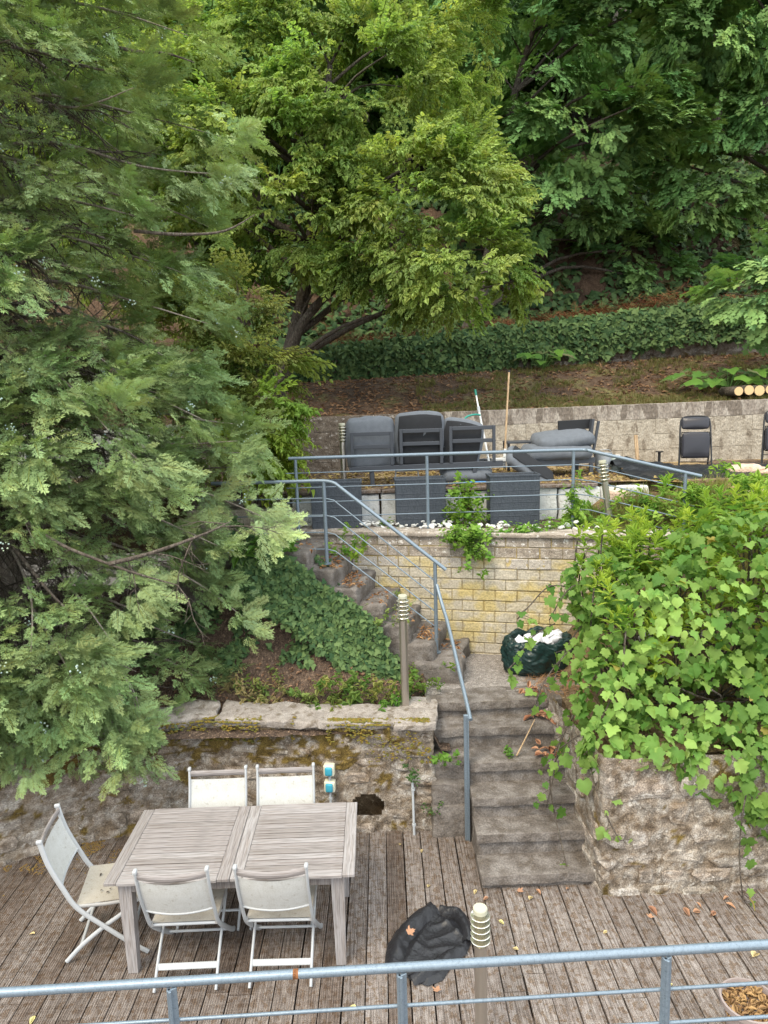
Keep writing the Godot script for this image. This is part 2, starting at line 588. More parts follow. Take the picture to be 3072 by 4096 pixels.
func add_blade(st: SurfaceTool, xf: Transform3D, prof: Array, length: float, width: float, fold: float, droop: float, tint := Color.WHITE) -> void:
	# a leaf along local z: prof of Vector2(share of length, share of half width)
	st.set_smooth_group(0)
	st.set_color(tint)
	for s: float in [-1.0, 1.0]:
		for i in prof.size() - 1:
			var a: Vector2 = prof[i]
			var b: Vector2 = prof[i + 1]
			var ma := xf * Vector3(0, -droop * a.x * a.x * length, a.x * length)
			var mb := xf * Vector3(0, -droop * b.x * b.x * length, b.x * length)
			var ea := xf * Vector3(s * a.y * width, fold * a.y * width - droop * a.x * a.x * length, a.x * length)
			var eb := xf * Vector3(s * b.y * width, fold * b.y * width - droop * b.x * b.x * length, b.x * length)
			if a.y > 0.001:
				st.add_vertex(ma); st.add_vertex(ea); st.add_vertex(mb)
			if b.y > 0.001:
				st.add_vertex(mb); st.add_vertex(ea if a.y > 0.001 else ma); st.add_vertex(eb)

func add_palm(st: SurfaceTool, xf: Transform3D, outline: Array, size: float, cup: float, tint := Color.WHITE, fold := 0.06, wave := 0.0) -> void:
	# a lobed leaf: a fan round its middle, the outline given for one half from stalk to tip
	st.set_smooth_group(0)
	st.set_color(tint)
	var full := []
	for p: Vector2 in outline: full.append(p)
	for i in range(outline.size() - 2, -1, -1): full.append(Vector2(-outline[i].x, outline[i].y))
	var mid := Vector2(0, 0.40)
	var put := func(p: Vector2, lift: float) -> Vector3:
		var d := p.distance_to(mid)
		return xf * (Vector3(p.x, lift - cup * d * d + fold * absf(p.x) + wave * sin(p.x * 9.0 + p.y * 7.0), p.y) * size)
	for i in full.size() - 1:
		st.add_vertex(put.call(mid, 0.02)); st.add_vertex(put.call(full[i], 0.0)); st.add_vertex(put.call(full[i + 1], 0.0))

const HEART := [Vector2(0, 0.15), Vector2(0.06, 0.62), Vector2(0.22, 1.0), Vector2(0.42, 0.98), Vector2(0.65, 0.70), Vector2(0.85, 0.30), Vector2(1, 0)]
const OVAL := [Vector2(0, 0.05), Vector2(0.2, 0.7), Vector2(0.45, 1.0), Vector2(0.75, 0.6), Vector2(1, 0)]
const LANCE := [Vector2(0, 0.1), Vector2(0.3, 0.9), Vector2(0.6, 0.9), Vector2(1, 0)]
const MAPLE := [Vector2(0.0, 0.05), Vector2(0.22, 0.0), Vector2(0.36, 0.10), Vector2(0.26, 0.22), Vector2(0.52, 0.34), Vector2(0.60, 0.52), Vector2(0.30, 0.50), Vector2(0.22, 0.62), Vector2(0.20, 0.82), Vector2(0.08, 0.80), Vector2(0.0, 1.0)]
const GRAPE := [Vector2(0.0, 0.06), Vector2(0.12, -0.08), Vector2(0.30, -0.07), Vector2(0.44, 0.06), Vector2(0.47, 0.20), Vector2(0.55, 0.30), Vector2(0.54, 0.44), Vector2(0.45, 0.52), Vector2(0.42, 0.62), Vector2(0.35, 0.74), Vector2(0.24, 0.80), Vector2(0.14, 0.92), Vector2(0.0, 1.05)]
const LOBED := [Vector2(0.0, 0.08), Vector2(0.13, -0.07), Vector2(0.31, -0.05), Vector2(0.43, 0.08), Vector2(0.40, 0.22), Vector2(0.52, 0.30), Vector2(0.60, 0.48), Vector2(0.46, 0.50), Vector2(0.33, 0.58), Vector2(0.36, 0.76), Vector2(0.22, 0.78), Vector2(0.13, 0.92), Vector2(0.0, 1.06)]
const IVY := [Vector2(0.0, 0.05), Vector2(0.25, 0.0), Vector2(0.48, 0.28), Vector2(0.24, 0.48), Vector2(0.22, 0.66), Vector2(0.0, 1.0)]

func make_leaves() -> void:
	var r := dice(1)
	# single leaves
	for k in 3:
		var st := begin()
		add_palm(st, Transform3D(), GRAPE if k == 1 else LOBED, 1.0, [0.25, 0.45, 0.1][k], Color.WHITE, [0.35, -0.25, 0.55][k], 0.04)
		L["grape_%d" % k] = done(st)
	for k in 2:
		var st := begin()
		add_palm(st, Transform3D(), IVY, 1.0, rv(r, 0.05, 0.3))
		L["ivy_%d" % k] = done(st)
	var st2 := begin()
	add_blade(st2, Transform3D(), OVAL, 1.0, 0.30, 0.5, 0.25)
	L["dry"] = done(st2)
	st2 = begin()
	add_palm(st2, Transform3D(), MAPLE, 1.0, -0.5)
	L["dry_lobed"] = done(st2)
	# sprays of lime leaves on a twig
	for k in 3:
		var st := begin()
		spray(st, r, 11, 0.32, func(s: SurfaceTool, xf: Transform3D, c: Color): add_blade(s, xf, HEART, rv(r, 0.062, 0.095), rv(r, 0.030, 0.042), rv(r, 0.1, 0.6), rv(r, 0.1, 0.6), c))
		L["lime_%d" % k] = done(st)
	for k in 3:
		var st := begin()
		spray(st, r, 9, 0.34, func(s: SurfaceTool, xf: Transform3D, c: Color): add_palm(s, xf, MAPLE, rv(r, 0.09, 0.14), rv(r, 0.0, 0.5), c, rv(r, -0.2, 0.4)))
		L["maple_%d" % k] = done(st)
	for k in 2:
		var st := begin()
		spray(st, r, 11, 0.24, func(s: SurfaceTool, xf: Transform3D, c: Color): add_blade(s, xf, OVAL, rv(r, 0.045, 0.065), rv(r, 0.011, 0.016), 0.3, 0.3, c))
		L["small_%d" % k] = done(st)
	for k in 2:   # tufts of spear-shaped leaves round a shoot tip
		var st := begin()
		for i in 14:
			var a := i * 2.4
			var lift := lerpf(0.15, 1.2, i / 14.0)
			var f := Vector3(cos(a) * cos(lift), sin(a) * cos(lift), sin(lift))
			var xf := Transform3D(aim(f, Vector3(0, 0, 1)), Vector3(0, 0, i * 0.012))
			add_blade(st, xf, LANCE, rv(r, 0.10, 0.14) * (1.1 - i * 0.03), 0.019, 0.4, 0.25, Color.WHITE * rv(r, 0.85, 1.15))
		L["spear_%d" % k] = done(st)
	for k in 3:   # weeds with broad leaves in threes
		var st := begin()
		for i in 6:
			var a := i * 2.4 + k
			var xf := Transform3D(aim(Vector3(cos(a), rv(r, 0.1, 0.7), sin(a))), Vector3(0, 0.03 * i, 0))
			if k == 0: add_blade(st, xf, HEART, rv(r, 0.07, 0.11), 0.036, 0.3, 0.5, Color.WHITE * rv(r, 0.8, 1.2))
			elif k == 1: add_palm(st, xf, IVY, rv(r, 0.07, 0.10), 0.3, Color.WHITE * rv(r, 0.8, 1.2))
			else: add_blade(st, xf, OVAL, rv(r, 0.06, 0.10), 0.022, 0.3, 0.4, Color.WHITE * rv(r, 0.8, 1.2))
		L["weed_%d" % k] = done(st)
	# scale-leaved conifer sprays: flat, feathered twice
	for k in 3:
		var st := begin()
		st.set_smooth_group(-1)
		var len := 0.27
		var n := 9
		for i in n:
			var t := (i + 0.5) / n
			var sag := -0.10 * t * t
			for s: float in [-1.0, 1.0]:
				var bl := len * 0.46 * (1.0 - 0.72 * t) * rv(r, 0.45, 1.25)
				var dir := Vector3(s * rv(r, 0.45, 0.85), rv(r, -0.40, 0.40), 0.75).normalized()
				var o := Vector3(0, sag * len, t * len * 0.86)
				sliver(st, o, dir, bl, 0.0078, Color.WHITE * rv(r, 0.8, 1.15))
				for j in 3:
					var u := (j + 0.9) / 3.6
					for s2: float in [-1.0, 1.0]:
						var d2 := (dir + Vector3(-dir.z, rv(r, -0.8, 0.8), dir.x) * s2 * 0.65).normalized()
						sliver(st, o + dir * bl * u, d2, bl * 0.45 * (1.1 - u) + 0.010, 0.0078, Color.WHITE * rv(r, 0.75, 1.25))
		sliver(st, Vector3.ZERO, Vector3(0, -0.05, 1), len, 0.007, Color(0.8, 0.7, 0.5))
		sliver(st, Vector3(0, -0.02, len * 0.8), Vector3(0, -0.1, 1), len * 0.25, 0.012, Color(1.1, 1.15, 1.0))
		L["conifer_%d" % k] = done(st)
	# a bare twig with side twigs
	for k in 2:
		var st := begin()
		var path := bend([Vector3.ZERO, Vector3(0.02, -0.02, 0.15), Vector3(-0.01, -0.05, 0.30), Vector3(0.03, -0.12, 0.45)], 3)
		add_tube(st, path, [0.006, 0.006, 0.006, 0.005, 0.005, 0.004, 0.004, 0.003, 0.003, 0.002], 4)
		for i in 9:
			var o: Vector3 = path[1 + i % 8]
			var d := Vector3(rv(r, -1, 1), rv(r, -0.7, 0.2), rv(r, 0.3, 1)).normalized() * rv(r, 0.08, 0.2)
			add_tube(st, [o, o + d * 0.5 + Vector3(0, -0.01, 0), o + d], [0.003, 0.0025, 0.0015], 3)
		L["twig_%d" % k] = done(st)
	# grass tuft, straw, moss cushion, pebble
	var g := begin()
	g.set_smooth_group(-1)
	for i in 9:
		var a := rv(r, 0, TAU)
		var d := Vector3(cos(a) * rv(r, 0.2, 0.8), 1, sin(a) * rv(r, 0.2, 0.8)).normalized()
		sliver(g, Vector3(cos(a), 0, sin(a)) * 0.02, d, rv(r, 0.06, 0.14), 0.008, Color.WHITE * rv(r, 0.8, 1.2))
	L["grass"] = done(g)
	g = begin()
	g.set_smooth_group(-1)
	for i in 12:
		var a := rv(r, 0, TAU)
		sliver(g, Vector3(rv(r, -0.08, 0.08), rv(r, 0, 0.02), rv(r, -0.08, 0.08)), Vector3(cos(a), rv(r, -0.1, 0.25), sin(a)), rv(r, 0.08, 0.22), 0.006, Color.WHITE * rv(r, 0.7, 1.3))
	L["straw"] = done(g)
	L["moss"] = rough_box(Vector3(0.07, 0.035, 0.06), 0.017, Vector3i(2, 1, 2), 0.012, 22.0, Vector3(3, 0, 0), 0.0, 0.006)
	L["cone"] = rough_box(Vector3(0.014, 0.014, 0.014), 0.006, Vector3i(1, 1, 1), 0.0, 1.0, Vector3.ZERO)
	for k in 3:
		L["pebble_%d" % k] = rough_box(Vector3(0.06, 0.035, 0.05) * (0.8 + 0.2 * k), 0.017, Vector3i(1, 1, 1), 0.02, 14.0, Vector3(k, 2, 0))
	for m: ArrayMesh in L.values():
		pass

func sliver(st: SurfaceTool, at: Vector3, dir: Vector3, length: float, width: float, tint: Color) -> void:
	# a narrow pointed leaf of two triangles
	var d := dir.normalized()
	var side := Vector3.UP.cross(d)
	if side.length() < 0.05: side = Vector3.RIGHT
	side = side.normalized() * width * 0.5
	st.set_color(tint)
	var mid := at + d * length * 0.45
	st.add_vertex(at); st.add_vertex(mid - side); st.add_vertex(at + d * length)
	st.add_vertex(at); st.add_vertex(at + d * length); st.add_vertex(mid + side)

func spray(st: SurfaceTool, r: RandomNumberGenerator, n: int, length: float, leaf: Callable) -> void:
	for i in n:
		var t := (i + 0.6) / n
		var s := 1.0 if i % 2 == 0 else -1.0
		var o := Vector3(0, -0.22 * t * t * length, t * length)
		var f := Vector3(s * rv(r, 0.5, 1.1), rv(r, -0.55, 0.05), rv(r, 0.3, 0.9))
		if i == n - 1: f = Vector3(0.1, -0.4, 1)
		var k := rv(r, 0.82, 1.18)
		leaf.call(st, Transform3D(aim(f, Vector3(s * rv(r, -0.3, 0.3), 1, rv(r, -0.3, 0.4))), o + f * 0.02), Color(k, k, k))
	st.set_smooth_group(1)
	st.set_color(Color(0.5, 0.42, 0.3))
	add_tube(st, [Vector3.ZERO, Vector3(0, -0.055 * length, 0.5 * length), Vector3(0, -0.22 * length, length)], [0.004, 0.003, 0.0015], 3)

func clump_mesh(keys: Array, n: int, radius: float, size: Vector2, droop: float, flat: float, vary: float, r: RandomNumberGenerator) -> ArrayMesh:
	# sprays gathered round a middle, tips outward; local z points out of the crown
	var vs := PackedVector3Array()
	var ns := PackedVector3Array()
	var cs := PackedColorArray()
	for i in n:
		var d := rdir(r)
		if d.z < -0.3: d.z *= -0.5
		if d.y < -0.3: d.y *= -0.6
		var p := Vector3(d.x, d.y * flat, d.z) * radius * pow(r.randf(), 0.45)
		var f := Vector3(d.x, d.y * 0.3, d.z + 0.6) + Vector3(0, -droop, 0) + rdir(r) * 0.35
		var up := Vector3(0, 0.9, 0.55) + d * 0.4 + rdir(r) * 0.3
		var xf := Transform3D(aim(f, up).scaled(Vector3.ONE * rv(r, size.x, size.y)), p)
		var arr: Array = L[keys[r.randi_range(0, keys.size() - 1)]].surface_get_arrays(0)
		var k := rv(r, 1.0 - vary, 1.0 + vary)
		var warm := rv(r, 0.9, 1.12)
		var av: PackedVector3Array = arr[Mesh.ARRAY_VERTEX]
		var an: PackedVector3Array = arr[Mesh.ARRAY_NORMAL]
		var ac: PackedColorArray = arr[Mesh.ARRAY_COLOR]
		var idx: PackedInt32Array = arr[Mesh.ARRAY_INDEX] if arr[Mesh.ARRAY_INDEX] != null else PackedInt32Array(range(av.size()))
		var nb := xf.basis.orthonormalized()
		for q in idx:
			vs.append(xf * av[q])
			ns.append(nb * an[q])
			cs.append(Color(ac[q].r * k * warm, ac[q].g * k, ac[q].b * k / warm))
	var out := []
	out.resize(Mesh.ARRAY_MAX)
	out[Mesh.ARRAY_VERTEX] = vs
	out[Mesh.ARRAY_NORMAL] = ns
	out[Mesh.ARRAY_COLOR] = cs
	var m := ArrayMesh.new()
	m.add_surface_from_arrays(Mesh.PRIMITIVE_TRIANGLES, out)
	return m

func foliage(called: String, kit: Array, mat: String, clumps: Array, base_radius: float, tint_a: Color, tint_b: Color, parent: Node3D, r: RandomNumberGenerator, tint_vary := 0.2, loose := 0.6) -> void:
	# one clump mesh at every clump, turned outward
	var places := []
	var tints := []
	for k in kit:
		places.append([])
		tints.append(PackedColorArray())
	for c: Array in clumps:
		var out: Vector3 = c[2]
		var v := r.randi_range(0, kit.size() - 1)
		var b := aim(Vector3(out.x, out.y * 0.5, out.z) + rdir(r) * 0.5, Vector3.UP + rdir(r) * loose)
		places[v].append(Transform3D(b.scaled(Vector3.ONE * c[1] / base_radius), c[0]))
		var col := tint_a.lerp(tint_b, r.randf()) * rv(r, 1.0 - tint_vary, 1.0 + tint_vary)
		col.a = 1.0
		tints[v].append(col)
	for v in kit.size():
		if places[v].size(): scatter(called, kit[v], M[mat], places[v], tints[v], parent, "stuff")

func clump_kit(keys: Array, n: int, radius: float, size: Vector2, droop: float, flat: float, vary: float, r: RandomNumberGenerator, variants := 4) -> Array:
	var kit := []
	for i in variants: kit.append(clump_mesh(keys, n, radius, size, droop, flat, vary, r))
	return kit

func clumps_on(blobs: Array, n: int, r: RandomNumberGenerator, rmin: float, rmax: float, keep_back := 0.45) -> Array:
	# points over a union of ellipsoids, each with a radius and an outward direction
	var out := []
	var total := 0.0
	for b: Array in blobs: total += b[1].x * b[1].y + b[1].y * b[1].z + b[1].x * b[1].z
	for b: Array in blobs:
		var share: float = (b[1].x * b[1].y + b[1].y * b[1].z + b[1].x * b[1].z) / total
		var want := int(n * share)
		var tries := 0
		while want > 0 and tries < n * 20:
			tries += 1
			var d := rdir(r)
			if d.z < -0.3 and r.randf() > keep_back: continue
			var p: Vector3 = b[0] + d * b[1] * rv(r, 0.72, 1.02)
			var inside := false
			for o: Array in blobs:
				if o != b and ((p - o[0]) / o[1]).length() < 0.72:
					inside = true
					break
			if inside: continue
			out.append([p, rv(r, rmin, rmax), (d / b[1]).normalized()])
			want -= 1
	return out

func wood(r: RandomNumberGenerator, base: Vector3, top: Vector3, r0: float, clumps: Array, n: int, lean := Vector3.ZERO) -> ArrayMesh:
	# a tapered trunk with limbs that reach towards the clumps
	var st := begin()
	var path := bend([base, base.lerp(top, 0.33) + lean + rdir(r) * r0, base.lerp(top, 0.68) + lean * 0.6 + rdir(r) * r0, top], 4)
	var radii := []
	for i in path.size(): radii.append(lerpf(r0, r0 * 0.25, pow(float(i) / (path.size() - 1), 0.8)) * (1.35 if i == 0 else 1.0))
	add_tube(st, path, radii, 9)
	for k in n:
		var c: Vector3 = clumps[r.randi_range(0, clumps.size() - 1)][0]
		var best := 1
		for i in range(2, path.size()):
			if path[i].y < c.y - 0.25 * Vector2(c.x - path[i].x, c.z - path[i].z).length(): best = i
		var a: Vector3 = path[best]
		var ln := a.distance_to(c)
		var m := a.lerp(c, 0.5) + Vector3(0, 0.10 * ln, 0) + rdir(r) * ln * 0.08
		var lr: float = minf(radii[best] * 0.6, 0.012 + ln * 0.014)
		add_tube(st, bend([a, m, c], 4), [lr, lr * 0.9, lr * 0.78, lr * 0.66, lr * 0.55, lr * 0.45, lr * 0.36, lr * 0.28, lr * 0.2], 6)
	return done(st)

# ---------------------------------------------------------------- the setting
func plain_tint(_x: float, _z: float) -> Color:
	return Color.WHITE

func build_ground() -> void:
	var g := piece("ground", sheet(-60, 60, -9, 60, 6.0, func(_x, _z): return -0.14, plain_tint), M.soil, self)
	tag(g, "bare dark earth under the deck and around the garden", "", "", "structure")

func build_deck() -> void:
	var deck := structure("deck", "weathered grey brown ribbed timber deck in front of the stone walls")
	var r := dice(3)
	var pitch := 0.1555
	var kinds := []
	for v in 2:   # ribbed boards and boards worn nearly smooth
		var prof := []
		var ribs := 8 if v == 0 else 7
		var hw := 0.0735
		prof.append(Vector2(-hw, -0.026))
		prof.append(Vector2(-hw, -0.003))
		prof.append(Vector2(-hw + 0.003, 0.0))
		for k in ribs:
			var x0 := -hw + 0.006 + (2 * hw - 0.012) * k / ribs
			var w := (2 * hw - 0.012) / ribs
			var dp := -0.0045 if v == 0 else -0.0012
			prof.append(Vector2(x0 + w * 0.15, 0.0))
			prof.append(Vector2(x0 + w * 0.35, dp))
			prof.append(Vector2(x0 + w * 0.65, dp))
			prof.append(Vector2(x0 + w * 0.85, 0.0))
		prof.append(Vector2(hw - 0.003, 0.0))
		prof.append(Vector2(hw, -0.003))
		prof.append(Vector2(hw, -0.026))
		var st := begin()
		st.set_smooth_group(-1)
		for i in prof.size() - 1:
			var a: Vector2 = prof[i]
			var b: Vector2 = prof[i + 1]
			quad(st, Vector3(a.x, a.y, 0.5), Vector3(a.x, a.y, -0.5), Vector3(b.x, b.y, -0.5), Vector3(b.x, b.y, 0.5))
		for e: float in [-0.5, 0.5]:
			quad(st, Vector3(-hw, -0.026, e), Vector3(-hw, 0, e), Vector3(hw, 0, e), Vector3(hw, -0.026, e))
		kinds.append(done(st))
	for i in range(-30, 27):
		var x := 0.072 + i * pitch
		var v := 0 if x < -0.05 + rv(r, -0.2, 0.2) else 1
		var z_far := -6.45
		if x > 0.80: z_far = -5.30
		if x > 1.70: z_far = -5.25
		if x < -2.9: z_far = -6.3
		var z := z_far
		var cuts := [rv(r, -4.4, -3.4), 0.0]
		if r.randf() < 0.5: cuts = [0.0]
		for c: float in cuts:
			if c - z < 0.6: continue
			var o := piece("plank", kinds[v], M["deck_%d" % r.randi_range(0, 4)] if v == 0 else M["deck_grey_%d" % r.randi_range(0, 3)], deck)
			o.transform = Transform3D(Basis(Vector3.UP, rv(r, -0.002, 0.002) - 0.012).scaled_local(Vector3(rv(r, 0.99, 1.0), 1, c - z - 0.006)), Vector3(x - 0.012 * ((z + c) * 0.5 + 5.2), rv(r, -0.0025, 0.0), (z + c) * 0.5))
			z = c
	for z in [-6.0, -5.0, -4.0, -3.0, -2.0, -1.0]:
		var st := begin()
		add_box(st, Vector3(0, -0.062, z), Vector3(9.0, 0.07, 0.06))
		piece("joist", done(st), M.deck_4, deck)

# a rubble face along a plan path: a mortar sheet with uneven stones set in it
func path_at(path: Array, u: float) -> Array:
	var left := u
	for i in path.size() - 1:
		var a: Vector2 = path[i]
		var b: Vector2 = path[i + 1]
		var l := a.distance_to(b)
		if left <= l or i == path.size() - 2:
			var d := (b - a) / l
			var p := a + d * left
			return [p, Vector2(-d.y, d.x)]
		left -= l
	return []

func path_len(path: Array) -> float:
	var t := 0.0
	for i in path.size() - 1: t += path[i].distance_to(path[i + 1])
	return t

func moss_color(p: Vector3, base: Color, amount: float) -> Color:
	var m := n3(p, 3.1) * 0.6 + n3(p + Vector3(9, 2, 4), 9.0) * 0.4
	if m > amount: return Color(0.42, 0.32, 0.10)   # ochre moss
	var l := n3(p + Vector3(40, 0, 7), 6.0) * 0.6 + n3(p, 17.0) * 0.4
	if l > 0.14: return Color(1.5, 1.46, 1.42)      # white lichen
	if l < -0.20: return Color(0.56, 0.47, 0.38)     # damp, dark stone
	return base

func rubble(parent: Node3D, path: Array, y0: float, top: Callable, seedn: int, stone_h: Vector2, stone_w: Vector2, proud: Vector2, hole := Rect2(), moss := 0.22, moss_low := 0.45, gap := 0.012) -> void:
	var r := dice(seedn)
	var len := path_len(path)
	var pos := func(u: float, v: float, d: float) -> Vector3:
		var a: Array = path_at(path, u)
		var n: Vector2 = a[1]
		return Vector3(a[0].x + n.x * d, v, a[0].y + n.y * d)
	var lumps := func(u: float, v: float) -> float:
		var q := Vector3(u, v, seedn)
		return n3(q, 2.2) * 0.022 + n3(q, 7.0) * 0.011 + n3(q, 19.0) * 0.007
	# mortar
	var st := begin()
	st.set_smooth_group(1)
	var nu := int(len / 0.024)
	var nv := 48
	var grid := []
	var tint := []
	for i in nu + 1:
		var u := len * i / nu
		var h: float = top.call(u)
		var row := PackedVector3Array()
		var tr := PackedColorArray()
		for j in nv + 1:
			var v := lerpf(y0, h, float(j) / nv)
			row.append(pos.call(u, v, lumps.call(u, v)))
			tr.append(moss_color(Vector3(u, v, seedn), Color(0.74, 0.68, 0.62), moss if v > h - 0.38 else moss_low))
		grid.append(row)
		tint.append(tr)
	for i in nu:
		for j in nv:
			var u := len * (i + 0.5) / nu
			var c: Vector3 = grid[i][j]
			if hole.has_area() and Vector2((u - hole.get_center().x) / hole.size.x * 2.0, (c.y - hole.get_center().y) / hole.size.y * 2.0).length() < 1.0 + 0.25 * n3(Vector3(u, c.y, 3), 9.0): continue
			for k: Array in [[0, 0], [0, 1], [1, 1], [0, 0], [1, 1], [1, 0]]:
				st.set_color(tint[i + k[0]][j + k[1]])
				st.add_vertex(grid[i + k[0]][j + k[1]])
	piece("mortar", done(st), M.mortar, parent)
	# stones
	var tones := [Color(0.98, 0.94, 0.90), Color(0.86, 0.82, 0.78), Color(1.05, 1.0, 0.96), Color(0.80, 0.74, 0.68), Color(1.0, 0.98, 0.97), Color(1.06, 0.98, 0.92)]
	var v0 := y0
	while v0 < y0 + 1.5:
		var sh := rv(r, stone_h.x, stone_h.y)
		var u0 := rv(r, -0.2, 0.0)
		while u0 < len:
			var sw := rv(r, stone_w.x, stone_w.y)
			var cu := u0 + sw * 0.5
			var cv := v0 + sh * 0.5 + rv(r, -0.02, 0.02)
			u0 += sw
			if cu < 0.05 or cu > len - 0.03 or cv + sh * 0.35 > top.call(cu): continue
			if hole.has_area() and Vector2((cu - hole.get_center().x) / (hole.size.x + sw) * 2.0, (cv - hole.get_center().y) / (hole.size.y + sh) * 2.0).length() < 0.9: continue
			if r.randf() < 0.14: continue
			var s := begin()
			s.set_smooth_group(-1)
			var tone: Color = tones[r.randi_range(0, 5)] * rv(r, 0.85, 1.12)
			var out := rv(r, proud.x, proud.y)
			var tilt := Vector2(rv(r, -0.08, 0.08), rv(r, -0.10, 0.10))
			var rings := 4
			var seg := 10
			var vs := []
			var cs := []
			var jag := []
			for k in seg: jag.append(rv(r, 0.78, 1.08))
			for q in rings:
				var f: float = [0.0, 0.62, 0.94, 1.0][q]
				var dep: float = [out, out, out * 0.85 - 0.003, -0.035][q]
				for k in seg:
					var a := TAU * k / seg
					var cc := pow(absf(cos(a)), 0.45) * signf(cos(a))
					var ss := pow(absf(sin(a)), 0.45) * signf(sin(a))
					var du: float = cc * f * jag[k] * (sw * 0.5 - gap)
					var dv: float = ss * f * jag[k] * (sh * 0.5 - gap)
					var uu := clampf(cu + du, 0.0, len)
					var d: float = lumps.call(cu, cv) * 0.7 + dep + tilt.x * du + tilt.y * dv + n3(Vector3(uu, cv + dv, seedn + 9), 11.0) * 0.012
					vs.append(pos.call(uu, cv + dv, d))
					var mc := moss_color(Vector3(uu, cv + dv, seedn), tone, moss if cv > top.call(cu) - 0.38 else moss_low)
					cs.append(mc)
			for q in rings - 1:
				for k in seg:
					var k2 := (k + 1) % seg
					for w: int in [q * seg + k, (q + 1) * seg + k, (q + 1) * seg + k2, q * seg + k, (q + 1) * seg + k2, q * seg + k2]:
						s.set_color(cs[w])
						s.add_vertex(vs[w])
			piece("stone", done(s), M.stone, parent)
		v0 += sh

const LOWER_PATH := [Vector2(-5.2, -4.95), Vector2(-3.41, -5.77), Vector2(-2.87, -6.06), Vector2(-1.7, -6.27), Vector2(-0.26, -6.08), Vector2(0.46, -6.03), Vector2(0.50, -6.62)]

func build_lower_wall() -> void:
	var w := thing("rubble_wall", "low lichen stained rubble wall with mossy concrete coping behind the table", "wall")
	var total := path_len(LOWER_PATH)
	var hole_u := total - 0.6 - 0.60
	rubble(w, LOWER_PATH, -0.1, func(u: float) -> float: return 1.03 + 0.02 * n3(Vector3(u, 0, 0), 2.0), 21, Vector2(0.10, 0.20), Vector2(0.16, 0.38), Vector2(-0.006, 0.022), Rect2(hole_u - 0.15, 0.14, 0.30, 0.22), 0.04, 0.30)
	# core behind the face
	var st := begin()
	for i in LOWER_PATH.size() - 2:
		var a: Vector2 = LOWER_PATH[i]
		var b: Vector2 = LOWER_PATH[i + 1]
		var n := Vector2((b - a).y, -(b - a).x).normalized() * 0.36
		if n.y > 0: n = -n
		add_bar(st, Vector3(a.x + n.x, 0.42, a.y + n.y), Vector3(b.x + n.x, 0.42, b.y + n.y), 0.2, 1.1)
	piece("core", done(st), M.joint, w)
	# coping: rough slabs cast on top
	var r := dice(22)
	var u := 0.0
	while u < total - 0.62:
		var l := rv(r, 0.5, 1.1)
		var mid: Array = path_at(LOWER_PATH, u + l * 0.5)
		var nn: Vector2 = mid[1]
		if nn.y > 0: nn = -nn
		var c: Vector2 = mid[0] + nn * 0.16
		var dirv := Vector2(-nn.y, nn.x)
		var o := piece("coping_slab", rough_box(Vector3(l + 0.03, 0.075, 0.40), 0.015, Vector3i(12, 1, 5), 0.040, 3.6, Vector3(u, 1, 4), 0.0, 0.008), M.coping, w)
		o.transform = Transform3D(aim(Vector3(-nn.x, 0, -nn.y), Vector3(0, 1, rv(r, -0.01, 0.01))), Vector3(c.x, 1.050 + rv(r, -0.008, 0.008), c.y))
		u += l
	# moss cushions over the front edge
	var places := []
	var tints := PackedColorArray()
	for i in 6000:
		var uu := rv(r, 0.4, total - 0.62)
		if n3(Vector3(uu, 7, 2), 1.1) < 0.02 and not (uu > total - 1.55): continue
		var a: Array = path_at(LOWER_PATH, uu)
		var nn: Vector2 = a[1]
		if nn.y > 0: nn = -nn
		var drop := maxf(0.0, rv(r, -0.4, 0.26) * (1.4 if uu > total - 1.2 else 0.7))
		var back := rv(r, -0.055, 0.05) if drop < 0.02 else -0.055
		var p: Vector2 = a[0] + nn * back
		if n3(Vector3(uu, drop, 2), 6.0) < -0.05 and drop > 0.03: continue
		places.append(Transform3D(Basis(rdir(r), rv(r, 0, TAU)).scaled(Vector3(1, 0.6, 0.9) * rv(r, 0.18, 0.48)), Vector3(p.x, 1.085 - drop - (0.02 if back < -0.03 else 0.0), p.y)))
		tints.append(Color(0.20, 0.135, 0.028).lerp(Color(0.12, 0.12, 0.03), r.randf()))
	scatter("moss", L.moss, M.moss, places, tints, w)
	# bed behind: soil that rises into the ivy bank
	var bank := piece("garden_bed", sheet(-9.0, 0.62, -8.6, -6.05, 0.09, bed_height, func(_x, _z): return Color(1, 1, 1)), M.soil, self)
	tag(bank, "dry brown soil bed rising behind the low wall to the stairs", "", "", "structure")

func bed_height(x: float, z: float) -> float:
	# level behind the coping, then two banks with a ledge between them
	var t := -6.45 - z + 0.10 * x * (1.0 if x < 0 else 0.4)
	var h := 0.98
	h += 0.42 * smoothstep(0.0, 0.55, t) + 0.85 * smoothstep(0.55, 1.10, t)
	var low := 0.98 + 0.20 * smoothstep(0.0, 0.6, t)
	var k := smoothstep(0.25, -0.5, x + 0.4 * (t - 0.6))
	if x > 0.45: low -= 0.2
	h = lerpf(low, h, k)
	if x < -1.2: h = lerpf(h, minf(h, 1.5 + 0.3 * smoothstep(0.6, 1.6, t)), smoothstep(-1.2, -2.2, x))
	return h + 0.025 * n3(Vector3(x, 0, z), 4.0) + 0.01 * n3(Vector3(x, 0, z), 14.0)

const STEPS := [[-5.20, 0.0, 0.125], [-5.445, 0.12, 0.335], [-5.66, 0.33, 0.535], [-5.885, 0.53, 0.735], [-6.16, 0.73, 0.935], [-6.39, 0.93, 1.09]]

